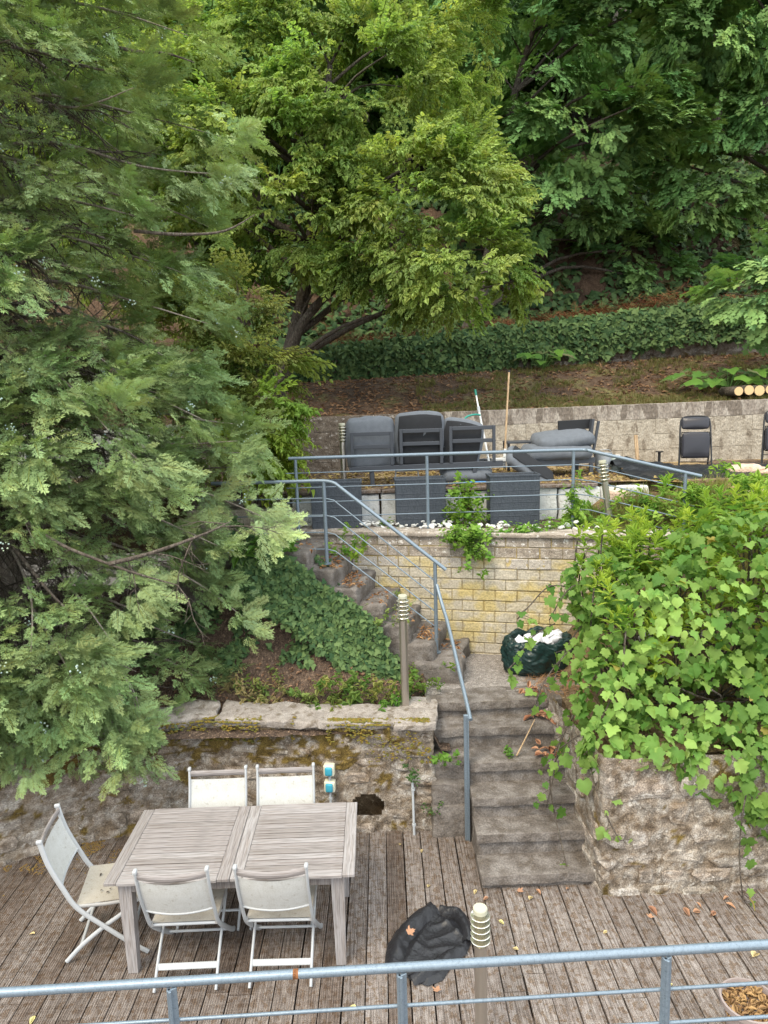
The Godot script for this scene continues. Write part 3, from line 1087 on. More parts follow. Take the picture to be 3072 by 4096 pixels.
func build_stairs() -> void:
	var s := thing("stone_stairs", "worn grey stone stairs climbing from the deck to a landing", "stairs")
	for i in STEPS.size():
		var z0: float = STEPS[i][0]
		var z1: float = STEPS[i + 1][0] - 0.06 if i < 5 else -6.72
		var x0 := 0.765 if i < 4 else 0.43
		var x1 := 1.78
		var y1: float = STEPS[i][2]
		var y0 := -0.1
		var o := piece("step", rough_box(Vector3(x1 - x0, 0.085, z0 - z1), 0.007, Vector3i(24, 1, 7), 0.012, 2.6, Vector3(i * 7.0, 0, 3), 0.0, 0.007), M.step_stone, s)
		o.position = Vector3((x0 + x1) * 0.5, y1 - 0.042, (z0 + z1) * 0.5)
		var f := piece("riser", rough_box(Vector3(x1 - x0 - 0.02, y1 - 0.06 - y0, z0 - z1), 0.012, Vector3i(18, 5, 5), 0.014, 3.2, Vector3(i * 7.0, 5, 3), 0.0, 0.008), M.step_stone, o)
		f.position = Vector3(0.0, (y0 + y1 - 0.06) * 0.5 - (y1 - 0.042), -0.035)
	var land := piece("landing", sheet(0.45, 3.2, -8.2, -6.60, 0.08, func(x, z): return 1.088 + 0.012 * n3(Vector3(x, 0, z), 5.0) + 0.5 * smoothstep(2.0, 2.7, x)), M.gravel_concrete, s)
	land.position.y = 0.0
	# masonry ledges between the wall's end and the treads
	for q: Array in [[0.50, -5.95, -6.40], [0.73, -6.05, -6.40], [0.30, -5.93, -6.40]]:
		var k := piece("side_block", rough_box(Vector3(0.36, q[0] + 0.1, q[1] - q[2]), 0.012, Vector3i(7, 8, 5), 0.022, 4.0, Vector3(q[0] * 9.0, 2, 2), 0.0, 0.010), M.step_stone, s)
		k.position = Vector3(0.615, (q[0] - 0.1) * 0.5, (q[1] + q[2]) * 0.5)

func build_upper_stairs() -> void:
	# a second flight turns left along the block wall
	var s := thing("side_stairs", "rough stone side flight climbing beside the yellow stained block wall", "stairs")
	for i in 7:
		var x1 := 0.92 - 0.255 * i
		var x0 := x1 - 0.34 if i < 6 else -2.2
		var y1 := 1.09 + 0.185 * (i + 1) - (0.02 if i == 0 else 0.0)
		var zc := -7.48 + 0.26 * ((x0 + x1) * 0.5 - 0.4)
		if i == 6: zc = -7.95
		var o := piece("step", rough_box(Vector3(x1 - x0, 0.62, 0.86), 0.03, Vector3i(6 if i < 6 else 18, 8, 8), 0.05, 2.2, Vector3(i * 5.0, 2, 8), 0.0, 0.012), M.step_stone, s)
		o.transform = Transform3D(Basis(Vector3.UP, -0.25), Vector3((x0 + x1) * 0.5, y1 - 0.31, zc))
	# block that carries the lower railing post
	var o2 := piece("post_block", rough_box(Vector3(0.52, 0.5, 0.42), 0.04, Vector3i(6, 6, 5), 0.05, 3.0, Vector3(1, 6, 2), 0.0, 0.015), M.step_stone, s)
	o2.transform = Transform3D(Basis(Vector3.UP, -0.2), Vector3(0.62, 1.045, -7.10))
	# further concrete steps up to the terrace
	var f := thing("concrete_steps", "pale concrete steps up to the terrace beside the conifer", "steps")
	for i in 4:
		var c := piece("step", rough_box(Vector3(1.3, 0.34, 0.5), 0.015, Vector3i(8, 2, 3), 0.008, 3.0, Vector3(i, 8, 1)), M.weathered_block_pale, f)
		c.position = Vector3(-1.62, 2.36 + 0.17 * i - 0.17, -8.12 - 0.30 * i)

func build_yellow_wall() -> void:
	var w := thing("block_wall", "concrete block retaining wall stained yellow beside the landing", "wall")
	var r := dice(31)
	var b := Basis(Vector3.UP, -0.245)
	var meshes := []
	for k in 6:
		var st := begin()
		add_box(st, Vector3.ZERO, Vector3(0.232 + 0.004 * (k % 3), 0.1155 - 0.003 * (k % 2), 0.12), Basis(Vector3(0, 0, 1), 0.008 * (k - 2.5)), 0.007)
		meshes.append(done(st))
	var origin := Vector3(0.6, 0, -7.80)
	for row in 12:
		var y := 0.985 + row * 0.1225
		var x := -2.3 + (0.12 if row % 2 else 0.0)
		while x < 2.75:
			var tone := "block_yellow"
			if row >= 10: tone = "block_grey"
			elif x < -0.75 or (row == 9 and r.randf() < 0.5): tone = "block_pale"
			var depth := rv(r, -0.008, 0.006)
			var o := piece("block", meshes[r.randi_range(0, 5)], M[tone], w)
			o.transform = Transform3D(b, origin + b * Vector3(x + rv(r, -0.004, 0.004), y + 0.05, depth - 0.06))
			x += 0.2415
	var st2 := begin()
	add_box(st2, origin + b * Vector3(0.2, 1.70, -0.119), Vector3(5.2, 1.52, 0.22), b)
	piece("mortar", done(st2), M.joint_yellow, w)
	# capping slabs
	for i in 5:
		var o := piece("cap_slab", rough_box(Vector3(1.0, 0.05, 0.34), 0.012, Vector3i(6, 1, 2), 0.012, 3.0, Vector3(i, 3, 3), 0.0, 0.004), M.block_grey, w)
		o.transform = Transform3D(b, origin + b * Vector3(-1.95 + 1.0 * i, 2.462, -0.13))

const TERRACE := 2.88

func build_terrace() -> void:
	var lower := piece("gravel_strip", sheet(-3.0, 2.4, -1.7, -0.10, 0.08, func(x, z): return 2.455 + 0.015 * n3(Vector3(x, 0, z), 5.0), plain_tint), M.soil, self, Transform3D(Basis(Vector3.UP, -0.245), Vector3(0.6, 0, -7.80)))
	tag(lower, "strip of soil along the top of the block wall", "", "", "structure")
	var up := piece("terrace_ground", sheet(-9.0, 9.0, -11.3, -8.62, 0.10, terrace_height, func(x, z):
		var m := n3(Vector3(x, 3, z), 1.4)
		return Color(0.52, 0.40, 0.22) if m > 0.12 else (Color(0.22, 0.165, 0.12) if m > -0.2 else Color(0.14, 0.10, 0.075))), M.litter_ground, self)
	tag(up, "littered earth of the upper terrace where furniture is stored", "", "", "structure")
	# terrace edge: boards on white rendered blocks
	var e := thing("terrace_edge", "timber edging boards on white rendered blocks along the terrace", "edging")
	for i in 4:
		var st := begin()
		add_box(st, Vector3(-1.9 + 1.32 * i, TERRACE - 0.02, -8.60), Vector3(1.31, 0.035, 0.14))
		piece("board", done(st), M["deck_%d" % (i % 4)], e)
	var r := dice(33)
	var x := -1.0
	while x < 3.0:
		var l := rv(r, 0.28, 0.62)
		var o := piece("block", rough_box(Vector3(l, 0.40, 0.20), 0.02, Vector3i(5, 4, 2), 0.03, 3.0, Vector3(x, 1, 5), 0.0, 0.01), M.white_render, e)
		o.position = Vector3(x + l * 0.5, 2.63, -8.66)
		x += l + (0.02 if r.randf() < 0.6 else 0.12)
	var st3 := begin()
	add_box(st3, Vector3(0, 2.5, -8.85), Vector3(9.0, 0.7, 0.14))
	piece("core", done(st3), M.joint, e)
	# right part: soil slope from the terrace down to the vine
	var slope := piece("right_bank", sheet(1.55, 12.0, -9.6, -5.22, 0.10, right_height, func(x2, z):
		var m := n3(Vector3(x2, 8, z), 1.8)
		return Color(0.30, 0.22, 0.12) if m > 0.0 else Color(0.17, 0.13, 0.08)), M.litter_ground, self)
	tag(slope, "dry grassy slope between the terrace and the vine", "", "", "structure")
	# back wall of weathered concrete blocks
	var w := thing("weathered_block_wall", "weathered pale concrete block wall behind the folding chairs", "wall")
	var st4 := begin()
	add_box(st4, Vector3(0, 0, 0), Vector3(0.498, 0.2305, 0.20), Basis(), 0.004)
	var full := done(st4)
	for row in 4:
		var x2 := -2.4 + (0.25 if row % 2 else 0.0)
		while x2 < 8.6:
			var o := piece("block", full, M.block_dark if x2 < 1.3 else (M.weathered_block if row == 3 else M.weathered_block_pale), w)
			o.transform = Transform3D(Basis(Vector3.UP, 0.0), Vector3(x2, 2.955 + row * 0.2325 + 0.010 * x2 - 0.03, -11.02 + rv(r, -0.004, 0.004)))
			x2 += 0.5
	var st5 := begin()
	add_box(st5, Vector3(3.0, 3.28, -11.10), Vector3(12.0, 0.86, 0.22), Basis(Vector3(0, 0, 1), 0.010))
	piece("mortar", done(st5), M.weathered_block, w)

func terrace_height(x: float, z: float) -> float:
	return TERRACE + 0.015 * n3(Vector3(x, 0, z), 4.0) + 0.008 * n3(Vector3(x, 0, z), 15.0) - 0.12 * smoothstep(3.4, 4.5, x) * smoothstep(-9.6, -8.8, z)

func right_height(x: float, z: float) -> float:
	var t := clampf((-5.25 - z) / 3.6, 0.0, 1.0)
	var h := 1.12 + 1.62 * smoothstep(0.12, 1.0, t)
	var wall := -7.80 + 0.25 * (x - 0.6) - 0.14
	if x < 2.8:
		if z > wall: h = lerpf(h, 1.06 + 0.05 * t, smoothstep(2.6, 1.75, x))
		else: h = lerpf(2.38, maxf(h, 2.38), smoothstep(2.4, 2.8, x))
	if z > -6.75: h -= 1.6 * smoothstep(2.0, 1.90, x)
	return h + 0.03 * n3(Vector3(x, 0, z), 3.0)

const RIGHT_PATH := [Vector2(1.58, -6.55), Vector2(1.70, -5.09), Vector2(2.6, -5.09), Vector2(5.5, -5.20)]

func build_rubble_wall() -> void:
	var w := thing("stone_wall", "thick rubble stone wall with white lichen under the vine", "wall")
	rubble(w, RIGHT_PATH, -0.1, func(u: float) -> float: return 1.17 + 0.03 * n3(Vector3(u, 4, 0), 2.0), 23, Vector2(0.12, 0.24), Vector2(0.16, 0.44), Vector2(0.005, 0.030), Rect2(), 0.33, 0.36, 0.014)
	var st := begin()
	add_box(st, Vector3(3.7, 0.5, -5.55), Vector3(3.7, 1.25, 0.55))
	add_box(st, Vector3(1.875, 0.48, -6.0), Vector3(0.30, 1.22, 1.40))
	piece("core", done(st), M.joint, w)

func hill_height(x: float, z: float) -> float:
	var h := 3.70 + 0.010 * x
	h += 0.70 * smoothstep(-11.1, -14.6, z) * (1.0 + 0.035 * x)
	if z < -14.62: h = 5.10 + 0.085 * clampf(x, -6.0, 9.0)
	h += 2.6 * smoothstep(-16.4, -18.6, z)
	if z < -18.0: h += (-18.0 - z) * 0.82
	if x < -2.0 and z < -11.2: h += 0.5 * smoothstep(-2.0, -5.0, x)
	return h + 0.06 * n3(Vector3(x, 0, z), 1.3) + 0.02 * n3(Vector3(x, 0, z), 6.0)

func build_hill() -> void:
	var near := piece("hillside", sheet(-14, 18, -20, -11.12, 0.16, hill_height, func(x, z):
		var m := n3(Vector3(x, 1, z), 1.1) + 0.35 * n3(Vector3(x, 1, z), 4.0)
		var green := smoothstep(0.6, 2.4, x) * smoothstep(-13.2, -11.6, z)
		if m > 0.30 - 0.55 * green: return Color(0.21, 0.19, 0.085)
		return Color(0.155, 0.105, 0.072) if m > -0.25 else Color(0.10, 0.07, 0.05)), M.litter_ground, self)
	tag(near, "shady slope covered with brown leaf litter above the block wall", "", "", "structure")
	var far := piece("wooded_hill", sheet(-60, 60, -70, -19.9, 1.0, hill_height, func(_x, _z): return Color(0.09, 0.075, 0.045)), M.litter_ground, self)
	tag(far, "steep wooded hill behind the garden", "", "", "structure")
	# dry stone retaining wall mostly under ivy
	var w := thing("ivy_wall", "old dry stone retaining wall mostly hidden by ivy", "wall")
	rubble(w, [Vector2(-11.0, -14.0), Vector2(0.5, -14.5), Vector2(6.0, -14.6), Vector2(12.0, -14.5)], 3.9, func(u: float) -> float: return 5.02 + 0.085 * clampf(u - 11.0, -6.0, 9.0), 25, Vector2(0.16, 0.28), Vector2(0.40, 0.75), Vector2(0.0, 0.05), Rect2(), 0.25, 0.35, 0.02)

# ---------------------------------------------------------------- railings
func post(parent: Node3D, at: Vector3, top: float, w: float, mat: String, flange := true) -> void:
	var st := begin()
	add_box(st, Vector3(at.x, (at.y + top) * 0.5, at.z), Vector3(w, top - at.y, w), Basis(), 0.006)
	var p := piece("post", done(st), M[mat], parent)
	if flange:
		var f := begin()
		add_box(f, Vector3(at.x, at.y + 0.006, at.z), Vector3(w * 2.4, 0.012, w * 2.4), Basis(), 0.003)
		piece("base_plate", done(f), M[mat], p)

func round_post(parent: Node3D, at: Vector3, top: float, rad: float, mat: String) -> void:
	var p := piece("post", tube([at, Vector3(at.x, top, at.z)], rad, 12), M[mat], parent)
	piece("base_plate", tube([at, at + Vector3(0, 0.012, 0)], rad * 2.3, 16), M[mat], p)

func build_railings() -> void:
	# the railing in front of the window
	var n := thing("balcony_railing", "blue grey metal railing crossing in front of the deck and table", "railing")
	var y0 := 2.012
	var slope := 0.035
	var line := func(x: float, y: float) -> Vector3: return Vector3(x, y + slope * x, -2.18 + 0.01 * x)
	piece("handrail", tube([line.call(-4.0, y0), line.call(-1.0, y0), line.call(1.0, y0), line.call(4.0, y0)], 0.0158, 14), M.galvanised, n)
	for k in 5:
		piece("bar", tube([line.call(-4.0, y0 - 0.150 - 0.135 * k), line.call(4.0, y0 - 0.150 - 0.135 * k)], 0.0065, 8), M.galvanised, n)
	for x: float in [-1.55, -0.755, 0.040, 0.955, 1.80]:
		var st := begin()
		var c: Vector3 = line.call(x, 0.0)
		add_box(st, Vector3(x, y0 + slope * x - 0.44, c.z + 0.012), Vector3(0.034, 0.85, 0.012), Basis(Vector3.UP, 0.5), 0.002)
		add_box(st, Vector3(x - 0.008, y0 + slope * x - 0.44, c.z + 0.016), Vector3(0.010, 0.85, 0.030), Basis(Vector3.UP, 0.5), 0.002)
		piece("post", done(st), M.galvanised, n)
	piece("rust_patch", tube([line.call(-0.335, y0), line.call(-0.325, y0), line.call(-0.316, y0)], [0.0159, 0.0162, 0.0159], 14), M.rust, n)
	# stair railing: tall post on the deck, rail curving up to the turn
	var s := thing("stair_railing", "galvanised handrail rising along the lower stone stairs", "railing")
	piece("handrail", tube(bend([Vector3(0.612, 2.04, -7.17), Vector3(0.655, 1.86, -7.02), Vector3(0.69, 1.72, -6.83), Vector3(0.735, 1.44, -6.35), Vector3(0.775, 1.17, -5.84)], 6), 0.0185, 12), M.galvanised, s)
	var st2 := begin()
	add_box(st2, Vector3(0.738, 0.60, -5.88), Vector3(0.042, 1.20, 0.03), Basis(), 0.004)
	add_box(st2, Vector3(0.754, 0.60, -5.865), Vector3(0.010, 1.18, 0.05), Basis(), 0.002)
	piece("post", done(st2), M.galvanised, s)
	# side flight railing
	var f := thing("side_railing", "galvanised railing with sloping bars along the side flight", "railing")
	var pa := Vector3(-0.54, 2.22, -7.52)
	var pb := Vector3(0.60, 1.30, -7.18)
	round_post(f, pa, 3.12, 0.020, "galvanised")
	round_post(f, pb, 2.27, 0.020, "galvanised")
	piece("handrail", tube(bend([Vector3(-1.75, 3.125, -7.60), Vector3(-0.9, 3.125, -7.545), Vector3(-0.55, 3.125, -7.52), Vector3(-0.42, 3.10, -7.48)], 5) + [Vector3(0.71, 2.205, -7.14)], 0.0195, 12), M.galvanised, f)
	for k in 4:
		var d := 0.185 * (k + 1) - 0.03 * k * 0.0
		var e := 0.09 + 0.165 * (k + 1)
		piece("bar", tube([Vector3(-1.75, 3.125 - d, -7.60), Vector3(-0.54, 3.125 - d, -7.52), Vector3(-0.44, 3.105 - d, -7.48), Vector3(0.60, 2.27 - e + 0.06, -7.18)], 0.0068, 8), M.galvanised, f)
	# terrace railing
	var t := thing("terrace_railing", "long galvanised railing along the gravel strip in front of the planters", "railing")
	for p: Vector3 in [Vector3(-0.885, 2.40, -8.02), Vector3(0.60, 2.40, -8.02), Vector3(2.26, 2.36, -8.0), Vector3(3.42, 2.20, -7.72)]:
		round_post(t, p, 3.32 if p.x < 3.0 else 3.06, 0.019, "galvanised")
	piece("handrail", tube(bend([Vector3(-0.96, 3.335, -8.02), Vector3(0.6, 3.335, -8.02), Vector3(2.2, 3.335, -8.0), Vector3(2.42, 3.325, -7.97)], 4) + [Vector3(3.58, 3.03, -7.68)], 0.0195, 12), M.galvanised, t)
	for k in 4:
		var y := 3.335 - 0.168 * (k + 1)
		piece("bar", tube([Vector3(-1.0, y, -8.02), Vector3(2.3, y, -8.0), Vector3(2.46, y - 0.02, -7.97), Vector3(3.52, y - 0.30, -7.69)], 0.0065, 8), M.galvanised, t)

# ---------------------------------------------------------------- table and chairs
func build_table_and_chairs() -> void:
	var r := dice(41)
	var t := thing("garden_table", "weathered grey slatted teak table on the deck", "table", Vector3(-1.081, 0, -4.872))
	var W := 1.722
	var D := 0.90
	var y := 0.737
	for half: float in [-1.0, 1.0]:
		var hx := half * W * 0.25
		var hw := W * 0.5 - 0.004
		var e := 0.085
		for s: float in [-1.0, 1.0]:   # end boards and long edge boards of each half
			var st := begin()
			add_box(st, Vector3(hx + s * (hw * 0.5 - e * 0.5), y, 0), Vector3(e, 0.026, D - 0.012), Basis(), 0.004)
			piece("end_board", done(st), M["teak_%d" % r.randi_range(0, 2)], t)
			var st2 := begin()
			add_box(st2, Vector3(hx, y, s * (D * 0.5 - 0.035)), Vector3(hw - 2 * e - 0.004, 0.026, 0.07), Basis(), 0.004)
			piece("edge_board", done(st2), M["teak_long_%d" % r.randi_range(0, 2)], t)
		var n := 12
		var span := D - 0.145
		for i in n:
			var st := begin()
			add_box(st, Vector3(0, 0, 0), Vector3(hw - 2 * e - 0.004, 0.022, span / n - 0.009), Basis(), 0.003)
			var o := piece("slat", done(st), M["teak_long_%d" % r.randi_range(0, 2)], t)
			o.position = Vector3(hx, y + 0.001 + rv(r, -0.0015, 0.001), -span * 0.5 + span * (i + 0.5) / n)
	for s: float in [-1.0, 1.0]:
		var st := begin()
		add_box(st, Vector3(0, y - 0.058, s * (D * 0.5 - 0.07)), Vector3(W - 0.17, 0.085, 0.022))
		piece("apron", done(st), M.teak_2, t)
		var st2 := begin()
		add_box(st2, Vector3(s * (W * 0.5 - 0.09), y - 0.058, 0), Vector3(0.022, 0.085, D - 0.20))
		piece("apron", done(st2), M.teak_2, t)
		for q: float in [-1.0, 1.0]:
			var l := begin()
			l.set_smooth_group(-1)
			var c := Vector3(s * (W * 0.5 - 0.125), 0, q * (D * 0.5 - 0.10))
			var ring := func(yy: float, w: float) -> Array:
				return [c + Vector3(-w, yy, -w), c + Vector3(w, yy, -w), c + Vector3(w, yy, w), c + Vector3(-w, yy, w)]
			var lv := [ring.call(0.0, 0.034), ring.call(0.45, 0.042), ring.call(y - 0.015, 0.046)]
			for i in 2:
				for k in 4: quad(l, lv[i][k], lv[i][(k + 1) % 4], lv[i + 1][(k + 1) % 4], lv[i + 1][k])
			quad(l, lv[0][3], lv[0][2], lv[0][1], lv[0][0])
			piece("leg", done(l), M.teak_1, t)
	# folding chairs
	var c0 := make_chair()
	c0.position = Vector3(-1.405, 0.0, -4.60)
	c0.rotation.y = PI + 0.01
	copy_thing(c0, Vector3(-0.748, 0.0, -4.60), PI - 0.02, "white sling folding chair between table and blue grey railing, closer to the black cover")
	copy_thing(c0, Vector3(-2.07, 0.0, -4.86), PI / 2 + 0.16, "white sling folding chair standing alone at the table's short end")
	copy_thing(c0, Vector3(-1.375, 0.0, -5.12), 0.0, "white sling folding chair between table and rubble wall, farther from the blue sockets")
	copy_thing(c0, Vector3(-0.815, 0.0, -5.12), 0.0, "white sling folding chair between table and rubble wall, next to the blue sockets")

func make_chair() -> Node3D:
	# faces local +z
	var t := thing("folding_chair", "white sling folding chair between table and blue grey railing, closer to the lone end chair", "chair", Vector3.ZERO, 0.0, "white sling folding chairs around the teak table")
	var hw := 0.232
	var back_path := bend([Vector3(0, 0.975, -0.385), Vector3(0, 0.80, -0.345), Vector3(0, 0.60, -0.265), Vector3(0, 0.44, -0.185), Vector3(0, 0.28, -0.03), Vector3(0, 0.10, 0.16), Vector3(0, 0.012, 0.27)], 4)
	var leg_path := bend([Vector3(0, 0.425, 0.21), Vector3(0, 0.34, 0.12), Vector3(0, 0.25, -0.02), Vector3(0, 0.13, -0.18), Vector3(0, 0.012, -0.30)], 4)
	for s: float in [-1.0, 1.0]:
		var st := begin()
		add_tube(st, back_path.map(func(p): return p + Vector3(s * hw, 0, 0)), 0.019, 8, 0.55, Vector3.RIGHT)
		piece("back_leg", done(st), M.white_tube, t)
		var st2 := begin()
		add_tube(st2, leg_path.map(func(p): return p + Vector3(s * (hw - 0.022), 0, 0)), 0.017, 8, 0.6, Vector3.RIGHT)
		piece("leg", done(st2), M.white_tube, t)
		var st3 := begin()
		add_tube(st3, [Vector3(s * (hw - 0.012), 0.445, -0.20), Vector3(s * (hw - 0.012), 0.435, 0.0), Vector3(s * (hw - 0.012), 0.44, 0.23)], 0.014, 8, 0.7, Vector3.RIGHT)
		piece("seat_rail", done(st3), M.grey_tube, t)
	# cross bars
	for b: Array in [[0.10, 0.16, 0.010], [0.435, -0.185, 0.012], [0.435, 0.225, 0.012]]:
		piece("cross_bar", tube([Vector3(-hw, b[0], b[1]), Vector3(hw, b[0], b[1])], b[2], 8), M.white_tube, t)
	var st4 := begin()
	add_box(st4, Vector3(0, 0.115, -0.195), Vector3(2 * hw - 0.05, 0.042, 0.016), Basis(Vector3.RIGHT, 0.6), 0.005)
	piece("cross_bar", done(st4), M.white_tube, t)
	# slings and the teak top rail, curved towards the back
	var curve := func(u: float) -> float: return -0.026 * (1.0 - u * u)
	var back_at := func(y: float) -> float:
		for i in back_path.size() - 1:
			if back_path[i + 1].y <= y: return lerpf(back_path[i + 1].z, back_path[i].z, (y - back_path[i + 1].y) / (back_path[i].y - back_path[i + 1].y))
		return -0.2
	var st5 := begin()
	st5.set_smooth_group(1)
	var ny := 8
	var nx := 10
	for i in ny:
		for j in nx:
			var q := []
			for k: Array in [[0, 0], [1, 0], [1, 1], [0, 1]]:
				var yy := lerpf(0.615, 0.90, float(i + k[0]) / ny)
				var u := lerpf(-1, 1, float(j + k[1]) / nx)
				q.append(Vector3(u * (hw - 0.008), yy - 0.018 * (1.0 - u * u), back_at.call(yy) + curve.call(u)))
			quad(st5, q[0], q[1], q[2], q[3])
	piece("back_sling", done(st5), M.sling, t)
	var lower := []
	var pts := []
	for j in 11:
		var u := lerpf(-1, 1, j / 10.0)
		lower.append(Vector3(u * hw, 0.615 - 0.018 * (1.0 - u * u), back_at.call(0.615) + curve.call(u)))
		pts.append(Vector3(u * (hw - 0.004), 0.945 - 0.014 * (1.0 - u * u), back_at.call(0.945) + curve.call(u)))
	piece("back_bar", tube(lower, 0.008, 8), M.white_tube, t)
	var st6 := begin()
	add_tube(st6, pts, 0.026, 8, 0.42, Vector3(0, 0, 1))
	piece("top_rail", done(st6), M.teak_long_0, t)
	for s: float in [-1.0, 1.0]:
		piece("cap", rough_box(Vector3(0.026, 0.03, 0.042), 0.010, Vector3i(1, 1, 1), 0.0, 1.0, Vector3.ZERO), M.white_tube, t, Transform3D(Basis(), Vector3(s * hw, 0.982, -0.387)))
	var st7 := begin()
	st7.set_smooth_group(1)
	for i in 8:
		for j in 8:
			var q := []
			for k: Array in [[0, 0], [1, 0], [1, 1], [0, 1]]:
				var v := lerpf(-1, 1, float(i + k[0]) / 8)
				var u := lerpf(-1, 1, float(j + k[1]) / 8)
				q.append(Vector3(u * (hw - 0.012), 0.456 - 0.014 * (1 - u * u) * (1 - v * v), 0.02 + v * 0.212))
			quad(st7, q[0], q[3], q[2], q[1])
	var seat := piece("seat", done(st7), M.seat_sling, t)
	var r := dice(43)
	for i in 7:   # bits of dirt on the seat
		var o := piece("dirt", L.dry, M.grime, seat)
		o.transform = Transform3D(aim(Vector3(rv(r, -1, 1), 0, rv(r, -1, 1))).scaled(Vector3.ONE * rv(r, 0.012, 0.03)), Vector3(rv(r, -0.16, 0.16), 0.4585, rv(r, -0.12, 0.06)))
	return t

# ---------------------------------------------------------------- bollard lamps
func build_bollards() -> void:
	var spots := [
		[Vector3(0.545, 0.0, -3.78), 0.97, "steel bollard lamp with stacked ring head standing on the deck"],
		[Vector3(0.225, 1.04, -6.36), 1.13, "steel bollard lamp on the mossy wall top beside the stairs"],
		[Vector3(2.70, 2.30, -7.95), 0.92, "leaning steel bollard lamp rising out of the vine"],
		[Vector3(-0.395, 2.88, -9.15), 0.80, "steel bollard lamp beside the sofa cushions on the terrace"]]
	for i in spots.size():
		var H: float = spots[i][1]
		var t := thing("bollard_lamp", spots[i][2], "lamp", spots[i][0], 0.0, "steel garden bollard lamps")
		if i == 2: t.rotation.z = 0.14
		var R := 0.038
		piece("post", lathe([Vector2(0.0, 0.0), Vector2(R, 0.0), Vector2(R, H - 0.245), Vector2(0.0, H - 0.245)], 20), M.brushed_steel, t)
		piece("flange", lathe([Vector2(R, 0.0), Vector2(R * 1.7, 0.0), Vector2(R * 1.7, 0.014), Vector2(R, 0.018)], 20), M.brushed_steel, t)
		var head := piece("lamp_head", lathe([Vector2(R * 0.86, H - 0.25), Vector2(R * 0.86, H - 0.03)], 20), M.lamp_tube, t)
		for k in 5:
			var y := H - 0.235 + 0.040 * k
			piece("ring", lathe([Vector2(R * 0.86, y + 0.008), Vector2(R * 1.5, y + 0.018), Vector2(R * 1.56, y + 0.022), Vector2(R * 1.5, y + 0.025), Vector2(R * 0.86, y + 0.010)], 20), M.lamp_ring, head)
		piece("cap", lathe([Vector2(R * 0.86, H - 0.03), Vector2(R * 1.12, H - 0.03), Vector2(R * 1.12, H - 0.006), Vector2(R * 1.05, H), Vector2(0.0, H + 0.001)], 20), M.lamp_cream, t)

